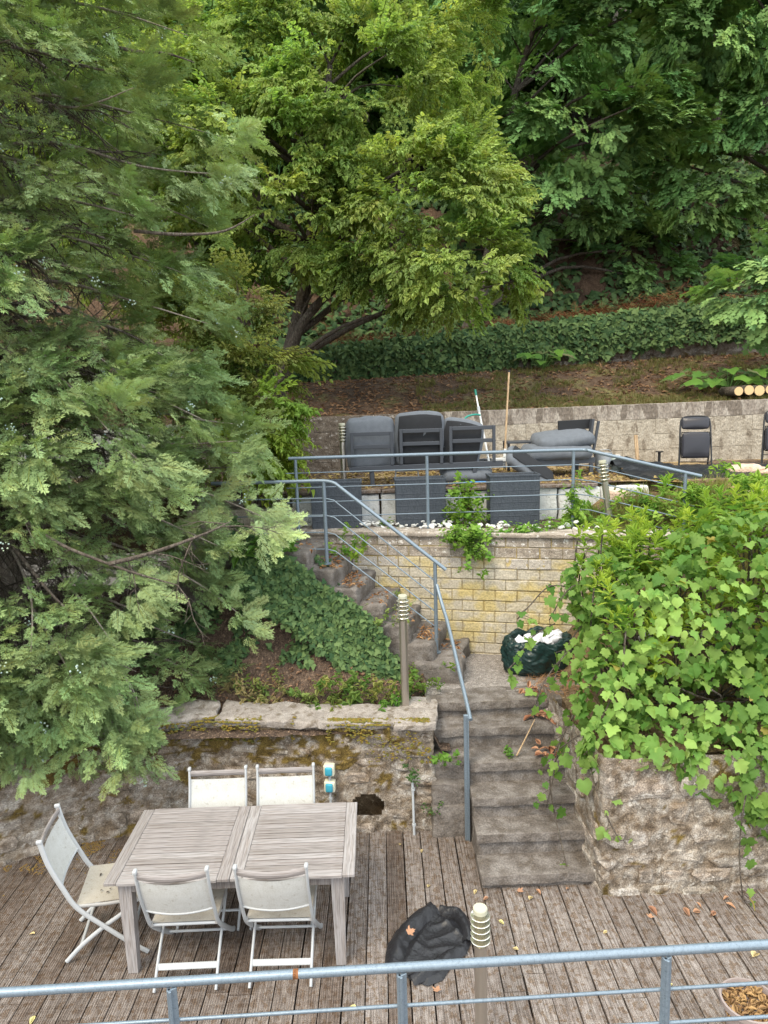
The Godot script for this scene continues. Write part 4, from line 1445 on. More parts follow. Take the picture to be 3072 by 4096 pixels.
# ---------------------------------------------------------------- things on and by the deck
func build_deck_things() -> void:
	# crumpled black cover
	var outline := [Vector2(0.02, -4.55), Vector2(0.07, -4.74), Vector2(0.20, -4.90), Vector2(0.33, -4.985), Vector2(0.40, -4.93), Vector2(0.50, -4.955), Vector2(0.615, -4.84), Vector2(0.61, -4.66), Vector2(0.56, -4.55), Vector2(0.44, -4.43), Vector2(0.36, -4.31), Vector2(0.25, -4.265), Vector2(0.14, -4.32), Vector2(0.05, -4.42)]
	var c := Vector2(0.32, -4.63)
	var folds := [[Vector2(0.10, -4.42), Vector2(0.36, -4.90), 0.075, 0.045], [Vector2(0.36, -4.90), Vector2(0.56, -4.62), 0.085, 0.035], [Vector2(0.30, -4.62), Vector2(0.55, -4.72), 0.045, 0.020], [Vector2(0.28, -4.54), Vector2(0.52, -4.58), 0.040, 0.018], [Vector2(0.33, -4.76), Vector2(0.52, -4.82), 0.038, 0.016], [Vector2(0.22, -4.36), Vector2(0.45, -4.48), 0.050, 0.030], [Vector2(0.12, -4.66), Vector2(0.30, -4.52), 0.035, 0.025], [Vector2(0.58, -4.84), Vector2(0.57, -4.64), 0.060, 0.020]]
	var st := begin()
	st.set_smooth_group(1)
	var rings := 26
	var seg := 126
	var vs := []
	for i in rings + 1:
		for k in seg:
			var t := float(k) / seg * outline.size()
			var a: Vector2 = outline[int(t) % outline.size()]
			var b: Vector2 = outline[(int(t) + 1) % outline.size()]
			var e := a.lerp(b, t - floorf(t))
			var f := float(i) / rings
			var p := c.lerp(e, f)
			var h := 0.018 + 0.016 * (1.0 - f * f)
			for l: Array in folds:
				var ab: Vector2 = l[1] - l[0]
				var s := clampf((p - l[0]).dot(ab) / ab.length_squared(), 0.0, 1.0)
				var away := p.distance_to(l[0] + ab * s) + 0.012 * n3(Vector3(p.x, 1, p.y), 8.0)
				h += 0.42 * l[2] * exp(-absf(away) / l[3]) * (0.35 + 0.65 * sin(PI * (0.12 + 0.76 * s)))
			h += 0.006 * n3(Vector3(p.x, 0, p.y), 9.0)
			h *= clampf((1.0 - f) * 8.0, 0.12, 1.0)
			vs.append(Vector3(p.x, 0.006 + maxf(0.0, h), p.y))
	for i in rings:
		for k in seg:
			var k2 := (k + 1) % seg
			quad(st, vs[i * seg + k], vs[i * seg + k2], vs[(i + 1) * seg + k2], vs[(i + 1) * seg + k])
	var cover := thing("furniture_cover", "crumpled black furniture cover lying on the deck planks", "cover")
	piece("body", done(st), M.black_cloth, cover)
	# turned-over edges: bands that curl up and over the body
	for l: Array in [[[Vector3(0.04, 0.02, -4.42), Vector3(0.07, 0.06, -4.60), Vector3(0.20, 0.085, -4.80), Vector3(0.35, 0.07, -4.95)], 0.085, Vector3(-0.05, 0, -0.03)], [[Vector3(0.40, 0.05, -4.94), Vector3(0.52, 0.075, -4.88), Vector3(0.575, 0.07, -4.76), Vector3(0.575, 0.04, -4.60)], 0.055, Vector3(0.03, 0, -0.02)], [[Vector3(0.14, 0.02, -4.31), Vector3(0.27, 0.05, -4.37), Vector3(0.40, 0.05, -4.47), Vector3(0.53, 0.02, -4.57)], 0.050, Vector3(0.02, 0, 0.03)]]:
		var fl := begin()
		fl.set_smooth_group(1)
		var pth := bend(l[0], 8)
		var rowsf := []
		for i in pth.size():
			var dirf: Vector3 = (pth[mini(i + 1, pth.size() - 1)] - pth[maxi(i - 1, 0)]).normalized()
			var sidef := Vector3(dirf.z, 0, -dirf.x)
			var rowf := []
			for k in 9:
				var v := lerpf(-1.0, 1.0, k / 8.0)
				var wob := 0.018 * n3(Vector3(i * 0.16, k * 0.2, l[1] * 50.0), 1.6)
				rowf.append(pth[i] + sidef * v * (l[1] + 0.25 * wob) + Vector3(0, 0.030 * (1.0 - v * v) + wob - 0.55 * absf(v) * absf(v) * pth[i].y, 0))
			rowsf.append(rowf)
		for i in rowsf.size() - 1:
			for k in 8: quad(fl, rowsf[i][k], rowsf[i][k + 1], rowsf[i + 1][k + 1], rowsf[i + 1][k])
		piece("flap", done(fl), M.black_cloth, cover)
	# wall sockets
	for i in 2:
		var s := thing("wall_socket", ["cream outdoor socket with blue lid, upper one of two on the rubble wall", "cream outdoor socket with blue lid, lower one above the conduit"][i], "socket", Vector3(-0.498, 0.625 - 0.16 * i, -6.075), -0.13, "outdoor wall sockets")
		piece("housing", rough_box(Vector3(0.10, 0.105, 0.07), 0.012, Vector3i(1, 1, 1), 0.0, 1.0, Vector3.ZERO), M.socket_cream, s)
		piece("lid", rough_box(Vector3(0.068, 0.082, 0.03), 0.016, Vector3i(1, 1, 1), 0.0, 1.0, Vector3.ZERO), M.socket_blue, s, Transform3D(Basis(), Vector3(0, 0, 0.043)))
	var k1 := thing("conduit_pipe", "thin grey conduit running down from the blue lidded sockets", "pipe", Vector3(-0.498, 0, -6.06))
	piece("pipe", tube([Vector3(0, 0.02, 0), Vector3(0, 0.57, 0)], 0.011, 8), M.conduit, k1)
	for y: float in [0.15, 0.34]: piece("clip", lathe([Vector2(0.011, y), Vector2(0.017, y), Vector2(0.017, y + 0.018), Vector2(0.011, y + 0.018)], 10), M.conduit, k1)
	var k2 := thing("conduit_pipe", "grey conduit standing against the wall beside the stairs", "pipe", Vector3(0.262, 0, -5.985))
	piece("pipe", tube([Vector3(0, 0.0, 0), Vector3(-0.004, 0.52, -0.02)], 0.012, 8), M.conduit, k2)
	for y: float in [0.09, 0.44]: piece("clip", lathe([Vector2(0.012, y), Vector2(0.019, y), Vector2(0.019, y + 0.02), Vector2(0.012, y + 0.02)], 10), M.conduit, k2)
	# flower pot by the railing
	var p := thing("flower_pot", "round clay flower pot filled with dry leaves on the deck", "pot", Vector3(2.20, 0.0, -3.80))
	piece("bowl", lathe([Vector2(0.0, 0.0), Vector2(0.115, 0.0), Vector2(0.155, 0.22), Vector2(0.170, 0.222), Vector2(0.172, 0.255), Vector2(0.160, 0.257), Vector2(0.152, 0.20), Vector2(0.0, 0.20)], 28), M.clay_pot, p)
	var r := dice(51)
	var places := []
	var tints := PackedColorArray()
	for i in 240:
		var a := rv(r, 0, TAU)
		var d := 0.145 * sqrt(r.randf())
		places.append(Transform3D(aim(rdir(r) * Vector3(1, 0.4, 1), Vector3(rv(r, -0.5, 0.5), 1, rv(r, -0.5, 0.5))).scaled(Vector3.ONE * rv(r, 0.03, 0.065)), Vector3(cos(a) * d, 0.205 + rv(r, 0, 0.03), sin(a) * d)))
		tints.append(Color(0.40, 0.25, 0.11).lerp(Color(0.18, 0.10, 0.05), r.randf()))
	scatter("dry_leaves", L.dry, M.dry_leaf, places, tints, p)
	# garden waste bag on the landing
	var b := thing("waste_bag", "dark green plastic garden waste bag with white rubbish on the landing", "bag", Vector3(1.67, 1.09, -7.18), 0.25)
	var sb := begin()
	sb.set_smooth_group(1)
	var sg := 110
	var prof := [[0.30, 0.0], [0.345, 0.05], [0.36, 0.12], [0.355, 0.20], [0.35, 0.27], [0.335, 0.33], [0.30, 0.36], [0.27, 0.35], [0.24, 0.30]]
	var bv := []
	var rows := 40
	for i in rows + 1:
		var t := float(i) / rows * (prof.size() - 1)
		var p0: Array = prof[int(minf(t, prof.size() - 2))]
		var p1: Array = prof[int(minf(t, prof.size() - 2)) + 1]
		var rad := lerpf(p0[0], p1[0], t - minf(floorf(t), prof.size() - 2))
		var yy := lerpf(p0[1], p1[1], t - minf(floorf(t), prof.size() - 2))
		for k in sg:
			var a := TAU * k / sg
			var q := Vector3(cos(a), yy * 3.0, sin(a))
			var crease := 1.0 - 2.0 * absf(n3(Vector3(cos(a) * 0.8, yy * 9.0 + 0.5 * n3(q, 2.0), sin(a) * 0.8), 2.6))
			var crease2 := 1.0 - 2.0 * absf(n3(Vector3(cos(a) * 1.5 + yy * 3.0, yy * 5.0, sin(a) * 1.5), 3.4))
			var rr := rad * (1.0 + 0.14 * n3(q, 1.1) + 0.085 * crease + 0.055 * crease2)
			bv.append(Vector3(cos(a) * rr, maxf(0.0, yy + 0.07 * n3(q + Vector3(4, 0, 0), 1.4) * (yy / 0.36)), sin(a) * rr * 0.72))
	for i in rows:
		for k in sg:
			var k2b := (k + 1) % sg
			quad(sb, bv[i * sg + k], bv[i * sg + k2b], bv[(i + 1) * sg + k2b], bv[(i + 1) * sg + k])
	piece("sack", done(sb), M.green_bag, b)
	for i in 4:
		piece("rubbish", rough_box(Vector3(0.20, 0.12, 0.16), 0.05, Vector3i(4, 3, 3), 0.07, 7.0, Vector3(i * 4, 0, 0)), M.white_bag, b, Transform3D(Basis(Vector3.UP, i * 1.3), Vector3(-0.16 + 0.11 * i, 0.29 + 0.015 * (i % 2), 0.02 * (i % 2))))

# ---------------------------------------------------------------- stored furniture on the terrace
func cushion(label: String, at: Vector3, b: Basis, size: Vector3, dark: bool, n: int, group := "stored grey seat cushions") -> void:
	var t := thing("seat_cushion", label, "cushion", at, 0.0, group)
	t.basis = b
	piece("cover", rough_box(size, 0.055, Vector3i(8, 8, 2), 0.016, 5.0, Vector3(n * 3.0, 1, 0), 0.028, 0.003), M.cushion, t)
	if dark:
		piece("underside", rough_box(Vector3(size.x - 0.07, size.y - 0.08, 0.02), 0.009, Vector3i(6, 6, 1), 0.010, 5.0, Vector3(n * 3.0, 1, 0), 0.02), M.cushion_under, t, Transform3D(Basis(), Vector3(0, -0.005, size.z * 0.5 + 0.006)))

func build_terrace_furniture() -> void:
	# long sofa seen from behind: a base frame with three ladder backs
	var s := thing("lounge_sofa", "long anthracite aluminium lounge sofa frame with three ladder backs", "sofa", Vector3(0.665, TERRACE, -9.0), 0.02)
	var st := begin()
	add_box(st, Vector3(0, 0.225, 0.0), Vector3(1.96, 0.07, 0.035), Basis(Vector3(0, 0, 1), 0.012))
	piece("rear_beam", done(st), M.anthracite, s)
	st = begin()
	add_box(st, Vector3(0, 0.21, -0.68), Vector3(1.94, 0.07, 0.035))
	piece("front_beam", done(st), M.anthracite, s)
	for i in 6:
		st = begin()
		add_box(st, Vector3(-0.9 + 0.36 * i, 0.225, -0.34), Vector3(0.06, 0.02, 0.66))
		piece("slat", done(st), M.anthracite, s)
	for x: float in [-0.69, 0.62]:
		for z: float in [-0.02, -0.64]:
			st = begin()
			add_box(st, Vector3(x, 0.095, z), Vector3(0.055, 0.19, 0.05))
			piece("leg", done(st), M.anthracite, s)
	for k in 3:
		var x0: float = [-0.955, -0.335, 0.295][k]
		var x1: float = [-0.415, 0.215, 0.885][k]
		var top: float = [0.685, 0.705, 0.72][k]
		st = begin()
		for x: float in [x0 + 0.02, x1 - 0.02]:
			add_box(st, Vector3(x, (0.26 + top) * 0.5, 0.01), Vector3(0.040, top - 0.26, 0.030))
		for y: float in [top - 0.024, top - 0.185]:
			add_box(st, Vector3((x0 + x1) * 0.5, y, 0.012), Vector3(x1 - x0 - 0.082, 0.048, 0.026))
		piece("ladder_back", done(st), M.anthracite, s)
	var lean := Basis(Vector3.RIGHT, -0.12)
	cushion("grey seat cushion upright behind the sofa's ladder back beside the bollard lamp", Vector3(-0.035, 3.41, -9.16), lean * Basis(Vector3(0, 0, 1), 0.03), Vector3(0.60, 0.64, 0.13), false, 1)
	cushion("grey seat cushion showing its dark underside behind the sofa's middle ladder back", Vector3(0.60, 3.44, -9.13), lean * Basis(Vector3(0, 0, 1), -0.02), Vector3(0.60, 0.68, 0.13), true, 2)
	cushion("grey seat cushion tipped sideways behind the sofa's back nearest the brooms", Vector3(1.12, 3.36, -9.16), lean * Basis(Vector3(0, 0, 1), -0.20), Vector3(0.52, 0.62, 0.13), true, 3)
	cushion("round edged grey cushion lying on the ground under the sofa", Vector3(1.20, 2.99, -9.25), Basis(Vector3.RIGHT, -1.4), Vector3(0.62, 0.50, 0.15), false, 4)
	# second seat with stacked cushions
	var a := thing("lounge_armchair", "anthracite lounge seat frame holding two stacked grey cushions", "armchair", Vector3(2.50, TERRACE, -9.4), 0.03)
	st = begin()
	add_box(st, Vector3(0, 0.195, 0.0), Vector3(0.90, 0.075, 0.035), Basis(Vector3(0, 0, 1), 0.02))
	piece("front_beam", done(st), M.anthracite, a)
	st = begin()
	add_box(st, Vector3(0, 0.20, -0.34), Vector3(0.86, 0.02, 0.64))
	piece("base", done(st), M.anthracite, a)
	for x: float in [-0.40, 0.40]:
		for z: float in [-0.01, -0.62]:
			st = begin()
			add_box(st, Vector3(x, 0.08, z), Vector3(0.05, 0.16, 0.05))
			piece("leg", done(st), M.anthracite, a)
	st = begin()
	add_box(st, Vector3(0.475, 0.46, -0.30), Vector3(0.035, 0.56, 0.10), Basis(Vector3(0, 0, 1), -0.12))
	add_box(st, Vector3(0.475, 0.52, -0.05), Vector3(0.030, 0.40, 0.045), Basis(Vector3(0, 0, 1), -0.16))
	piece("side_frame", done(st), M.anthracite, a)
	st = begin()
	add_box(st, Vector3(0.28, 0.665, -0.36), Vector3(0.46, 0.13, 0.03), Basis(Vector3(0, 0, 1), 0.03))
	piece("back_panel", done(st), M.black_metal, a)
	cushion("grey cushion lying flat on the lounge seat, lower one of the stack", Vector3(2.48, 3.20, -9.62), Basis(Vector3.RIGHT, -1.5), Vector3(0.84, 0.58, 0.17), false, 5)
	cushion("grey cushion tilted on top of the stack on the lounge seat", Vector3(2.58, 3.36, -9.68), Basis(Vector3(0, 0, 1), 0.10) * Basis(Vector3.RIGHT, -1.42), Vector3(0.74, 0.56, 0.16), false, 6)
	cushion("dark grey cushion slumped on the ground between sofa and lounge seat", Vector3(2.02, 3.03, -9.15), Basis(Vector3(0, 0, 1), -0.62) * Basis(Vector3.RIGHT, -1.15), Vector3(0.68, 0.42, 0.13), true, 7)
	# planters
	var px := [-0.452, 0.534, 1.635]
	for i in 3:
		var p := thing("tall_planter", ["tall empty anthracite planter beside the concrete steps", "tall empty anthracite planter between the two others", "tall empty anthracite planter beside the ivied railing post"][i], "planter", Vector3(px[i], 2.41, -8.33), 0.0, "tall anthracite planters on the gravel strip")
		var w := 0.585
		var h: float = [0.615, 0.62, 0.63][i]
		for k in 4:
			st = begin()
			var f := k % 2 == 0
			var sg := 1.0 if k < 2 else -1.0
			if f: add_box(st, Vector3(0, h * 0.5, sg * 0.128), Vector3(w, h, 0.018), Basis(Vector3.RIGHT, sg * 0.015), 0.005)
			else: add_box(st, Vector3(sg * (w * 0.5 - 0.010), h * 0.5, 0), Vector3(0.018, h, 0.238), Basis(Vector3(0, 0, 1), -sg * 0.015), 0.005)
			piece("side", done(st), M.planter_grey, p)
		for y: float in [0.16, 0.32, 0.46]:
			st = begin()
			add_box(st, Vector3(0, y, 0.137 + 0.015 * (y - h * 0.5)), Vector3(w - 0.02, 0.010, 0.007), Basis(), 0.002)
			piece("rib", done(st), M.planter_grey, p)
		st = begin()
		for sg: float in [-1.0, 1.0]:
			add_box(st, Vector3(0, h, sg * 0.136), Vector3(w + 0.02, 0.024, 0.022), Basis(), 0.004)
			add_box(st, Vector3(sg * (w * 0.5), h, 0), Vector3(0.022, 0.024, 0.25), Basis(), 0.004)
		piece("rim", done(st), M.planter_grey, p)
		st = begin()
		add_box(st, Vector3(0, h - 0.10, 0), Vector3(w - 0.05, 0.02, 0.22))
		piece("soil", done(st), M.joint, p)
	# black folding chairs leaning folded
	for i in 2:
		var c := thing("black_folding_chair", ["black padded metal folding chair standing folded beside sandstone slabs", "black padded metal folding chair past the sandstone slabs, partly out of view"][i], "chair", [Vector3(4.53, 2.82, -9.95), Vector3(5.86, 2.86, -10.2)][i], [-0.30, -0.42][i], "black folding chairs by the block wall")
		for s2: float in [-1.0, 1.0]:
			piece("frame", tube(bend([Vector3(s2 * 0.215, 0, 0.10), Vector3(s2 * 0.205, 0.35, 0.03), Vector3(s2 * 0.195, 0.66, -0.06), Vector3(s2 * 0.175, 0.745, -0.085), Vector3(s2 * 0.12, 0.775, -0.095), Vector3(0, 0.782, -0.098)], 4), 0.012, 8), M.black_metal, c)
			piece("leg", tube([Vector3(s2 * 0.19, 0, -0.14), Vector3(s2 * 0.185, 0.50, 0.02)], 0.011, 8), M.black_metal, c)
		piece("back_pad", rough_box(Vector3(0.35, 0.16, 0.04), 0.018, Vector3i(5, 3, 1), 0.003, 4.0, Vector3.ZERO, 0.012), M.black_vinyl, c, Transform3D(Basis(Vector3.RIGHT, -0.25), Vector3(0, 0.685, -0.065)))
		piece("seat_pad", rough_box(Vector3(0.34, 0.34, 0.035), 0.016, Vector3i(5, 5, 1), 0.003, 4.0, Vector3.ZERO, 0.014), M.black_vinyl, c, Transform3D(Basis(Vector3.RIGHT, -0.12), Vector3(0, 0.385, 0.055)))
		piece("seat_frame", tube([Vector3(-0.18, 0.21, 0.06), Vector3(-0.18, 0.56, 0.015), Vector3(0.18, 0.56, 0.015), Vector3(0.18, 0.21, 0.06), Vector3(-0.18, 0.21, 0.06)], 0.009, 6), M.black_metal, c)
		piece("cross_bar", tube([Vector3(-0.20, 0.15, 0.075), Vector3(0.20, 0.15, 0.075)], 0.008, 6), M.black_metal, c)

func build_terrace_clutter() -> void:
	var r := dice(61)
	# brooms leaning
	var b := thing("telescopic_pole", "white telescopic pole with green grip leaning behind the sofa", "pole")
	piece("pole", tube([Vector3(1.56, 2.93, -9.38), Vector3(1.43, 3.80, -9.62)], 0.014, 10), M.white_plastic, b)
	piece("upper_tube", tube([Vector3(1.43, 3.80, -9.62), Vector3(1.405, 3.98, -9.66)], 0.011, 10), M.white_plastic, b)
	piece("clamp", tube([Vector3(1.435, 3.76, -9.61), Vector3(1.428, 3.83, -9.63)], 0.020, 10), M.zinc, b)
	piece("grip", tube([Vector3(1.405, 3.98, -9.66), Vector3(1.395, 4.06, -9.68)], 0.015, 10), M.green_grip, b)
	var w := thing("broom", "long wooden broom handle with white socket standing beside the lounge seat", "broom")
	piece("handle", tube([Vector3(1.80, 3.24, -9.70), Vector3(1.885, 4.28, -9.85)], 0.0135, 10), M.handle_wood, w)
	piece("tip", tube([Vector3(1.885, 4.28, -9.85), Vector3(1.887, 4.305, -9.853)], 0.015, 10), M.black_metal, w)
	piece("socket", tube([Vector3(1.79, 3.14, -9.685), Vector3(1.80, 3.25, -9.70)], 0.02, 10), M.white_plastic, w)
	var hb := begin()
	add_box(hb, Vector3(1.76, 3.105, -9.68), Vector3(0.30, 0.05, 0.06), Basis(Vector3.UP, 0.3))
	piece("head", done(hb), M.white_plastic, w)
	var bs := begin()
	bs.set_smooth_group(-1)
	bs.set_color(Color.WHITE)
	for i in 160:
		sliver(bs, Vector3(1.76, 3.09, -9.68) + Basis(Vector3.UP, 0.3) * Vector3(rv(r, -0.14, 0.14), 0, rv(r, -0.025, 0.025)), Vector3(rv(r, -0.3, 0.3), -1, rv(r, -0.3, 0.3)), 0.09, 0.004, Color.WHITE)
	piece("bristles", done(bs), M.zinc, w)
	# step frame under the sofa
	var f := thing("folding_step", "small pale metal step stool under the sofa", "stool", Vector3(0.42, TERRACE, -9.10))
	for x: float in [-0.14, 0.14]:
		piece("leg", tube([Vector3(x * 1.15, 0, 0.02), Vector3(x, 0.17, 0)], 0.009, 6), M.zinc, f)
	var fs := begin()
	add_box(fs, Vector3(0, 0.17, -0.06), Vector3(0.30, 0.02, 0.14))
	piece("tread", done(fs), M.zinc, f)
	# hoses
	tag(piece("blue_hose", tube(bend([Vector3(0.86, 2.90, -8.80), Vector3(1.05, 2.90, -8.83), Vector3(1.25, 2.91, -8.80), Vector3(1.42, 2.90, -8.86)], 6), 0.010, 8), M.hose_blue, self), "bright blue hose on the ground in front of the sofa", "hose")
	tag(piece("teal_hose", tube(bend([Vector3(1.16, 3.60, -9.42), Vector3(1.24, 3.70, -9.45), Vector3(1.36, 3.73, -9.5), Vector3(1.44, 3.72, -9.55)], 5), 0.012, 8), M.hose_teal, self), "teal hose end hanging over the sofa's back cushion", "hose")
	var rc := thing("red_can", "small red plastic can under the sofa", "can", Vector3(1.46, TERRACE, -9.12))
	piece("body", lathe([Vector2(0, 0), Vector2(0.05, 0), Vector2(0.05, 0.11), Vector2(0.02, 0.13), Vector2(0, 0.13)], 14), M.red_plastic, rc)
	piece("cap", lathe([Vector2(0.02, 0.13), Vector2(0.02, 0.15), Vector2(0, 0.15)], 10), M.black_metal, rc)
	# low black side table against the wall
	var d := thing("side_table", "low black side table against the block wall", "table", Vector3(2.12, TERRACE, -10.3))
	var ds := begin()
	add_box(ds, Vector3(0, 0.42, 0), Vector3(0.42, 0.025, 0.38))
	piece("top", done(ds), M.anthracite, d)
	for x: float in [-0.19, 0.19]:
		for z: float in [-0.16, 0.17]:
			ds = begin()
			add_box(ds, Vector3(x, 0.205, z), Vector3(0.035, 0.41, 0.035))
			piece("leg", done(ds), M.black_metal, d)
	# buckets and jars
	var k := thing("zinc_bucket", "small zinc bucket beside the lounge seat", "bucket", Vector3(3.16, TERRACE, -9.75))
	piece("pail", lathe([Vector2(0, 0.01), Vector2(0.09, 0.01), Vector2(0.125, 0.26), Vector2(0.132, 0.265), Vector2(0.120, 0.26), Vector2(0.085, 0.03), Vector2(0, 0.03)], 20), M.zinc, k)
	piece("handle", tube(bend([Vector3(-0.125, 0.25, 0), Vector3(-0.07, 0.31, 0.06), Vector3(0.07, 0.31, 0.06), Vector3(0.125, 0.25, 0)], 4), 0.004, 6), M.zinc, k)
	var j := thing("paint_jar", "pale glass jar with white lid beside the zinc bucket", "jar", Vector3(3.38, TERRACE, -9.85))
	piece("body", lathe([Vector2(0, 0), Vector2(0.075, 0.0), Vector2(0.08, 0.15), Vector2(0.055, 0.19), Vector2(0.055, 0.20)], 16), M.jar, j)
	piece("lid", lathe([Vector2(0.058, 0.195), Vector2(0.058, 0.225), Vector2(0, 0.226)], 16), M.white_plastic, j)
	var stake := begin()
	add_bar(stake, Vector3(3.88, TERRACE, -10.35), Vector3(3.86, TERRACE + 0.46, -10.42), 0.05, 0.028, Vector3(0, 0, 1))
	tag(piece("wooden_stake", done(stake), M.handle_wood, self), "light wooden stake leaning on the block wall", "stake")
	var ps := thing("metal_stub", "short dark metal stub post near the block wall", "post", Vector3(4.25, TERRACE, -10.5))
	piece("post", tube([Vector3.ZERO, Vector3(0, 0.19, 0)], 0.022, 8), M.black_metal, ps)
	piece("plate", tube([Vector3(0, 0.19, 0), Vector3(0, 0.205, 0)], 0.06, 8), M.black_metal, ps)
	# weed-control fabric spread over the ground
	var cloth := begin()
	cloth.set_smooth_group(1)
	var nx := 70
	var nz := 22
	var g := []
	for i in nx + 1:
		var row := []
		for q in nz + 1:
			var u := float(i) / nx
			var v := float(q) / nz
			var x := lerpf(3.25, 8.4, u)
			var z := lerpf(-9.85, -8.72 - 0.25 * u, v) + 0.12 * n3(Vector3(u * 4.0, 0, v), 3.0)
			x += 0.12 * n3(Vector3(u, 3, v * 3.0), 3.0)
			var h := 0.035 + 0.03 * (1.0 - 2.0 * absf(n3(Vector3(x, 2, z), 3.5))) + 0.015 * n3(Vector3(x, 5, z), 9.0)
			if u < 0.2 and v < 0.5: h += 0.13 * smoothstep(0.2, 0.06, u) * maxf(0.0, 1.0 - absf(v - 0.25) * 4.0) * (1.0 + 0.7 * n3(Vector3(x, 1, z), 9.0))
			if v > 0.75: h += 0.06 * maxf(0.0, n3(Vector3(x, 9, z), 4.0)) - 0.22 * (v - 0.75)
			row.append(Vector3(x, maxf(terrace_height(x, z), right_height(x, z) if z > -9.5 else 0.0) * 0.0 + TERRACE - 0.12 * smoothstep(3.4, 4.5, x) * smoothstep(-9.6, -8.8, z) + h, z))
		g.append(row)
	for i in nx:
		for q in nz: quad(cloth, g[i][q], g[i][q + 1], g[i + 1][q + 1], g[i + 1][q])
	tag(piece("ground_fabric", done(cloth), M.black_foil, self), "black weed control fabric spread over the terrace ground", "fabric")
	# sandstone slabs and loose stones
	var spots := [[Vector3(4.95, 2.90, -9.35), Vector3(0.42, 0.10, 0.30)], [Vector3(5.18, 2.88, -9.05), Vector3(0.40, 0.09, 0.26)], [Vector3(4.55, 2.72, -8.25), Vector3(0.30, 0.16, 0.24)], [Vector3(5.0, 2.66, -8.10), Vector3(0.55, 0.10, 0.35)], [Vector3(5.35, 2.60, -7.9), Vector3(0.60, 0.12, 0.32)], [Vector3(2.95, 2.72, -8.62), Vector3(0.34, 0.12, 0.22)]]
	for i in spots.size():
		var o := piece("sandstone_slab", rough_box(spots[i][1], 0.03, Vector3i(5, 2, 4), 0.05, 3.2, Vector3(i * 9, 0, 2), 0.0, 0.012), M.sandstone, self)
		o.position = spots[i][0]
		o.rotation = Vector3(rv(r, -0.1, 0.1), rv(r, -0.5, 0.5), rv(r, -0.12, 0.12))
		tag(o, "pale sandstone slab lying at the edge of the black ground fabric", "stone", "loose sandstone slabs")
	# cut logs on the back wall
	for i in 4:
		var lg := thing("cut_log", "short cut log with pale round end resting on the block wall", "log", Vector3(5.78 + 0.165 * i, 3.93 + 0.012 * (i % 2), -11.25), 0.0, "cut logs in a row on the wall")
		piece("bark", tube([Vector3(0, 0, -0.5), Vector3(0, 0, 0)], 0.075 + 0.006 * (i % 3), 14), M.bark, lg)
		piece("cut_end", tube([Vector3(0, 0, 0.001), Vector3(0, 0, 0.008)], 0.069 + 0.006 * (i % 3), 14), M.log_end, lg)

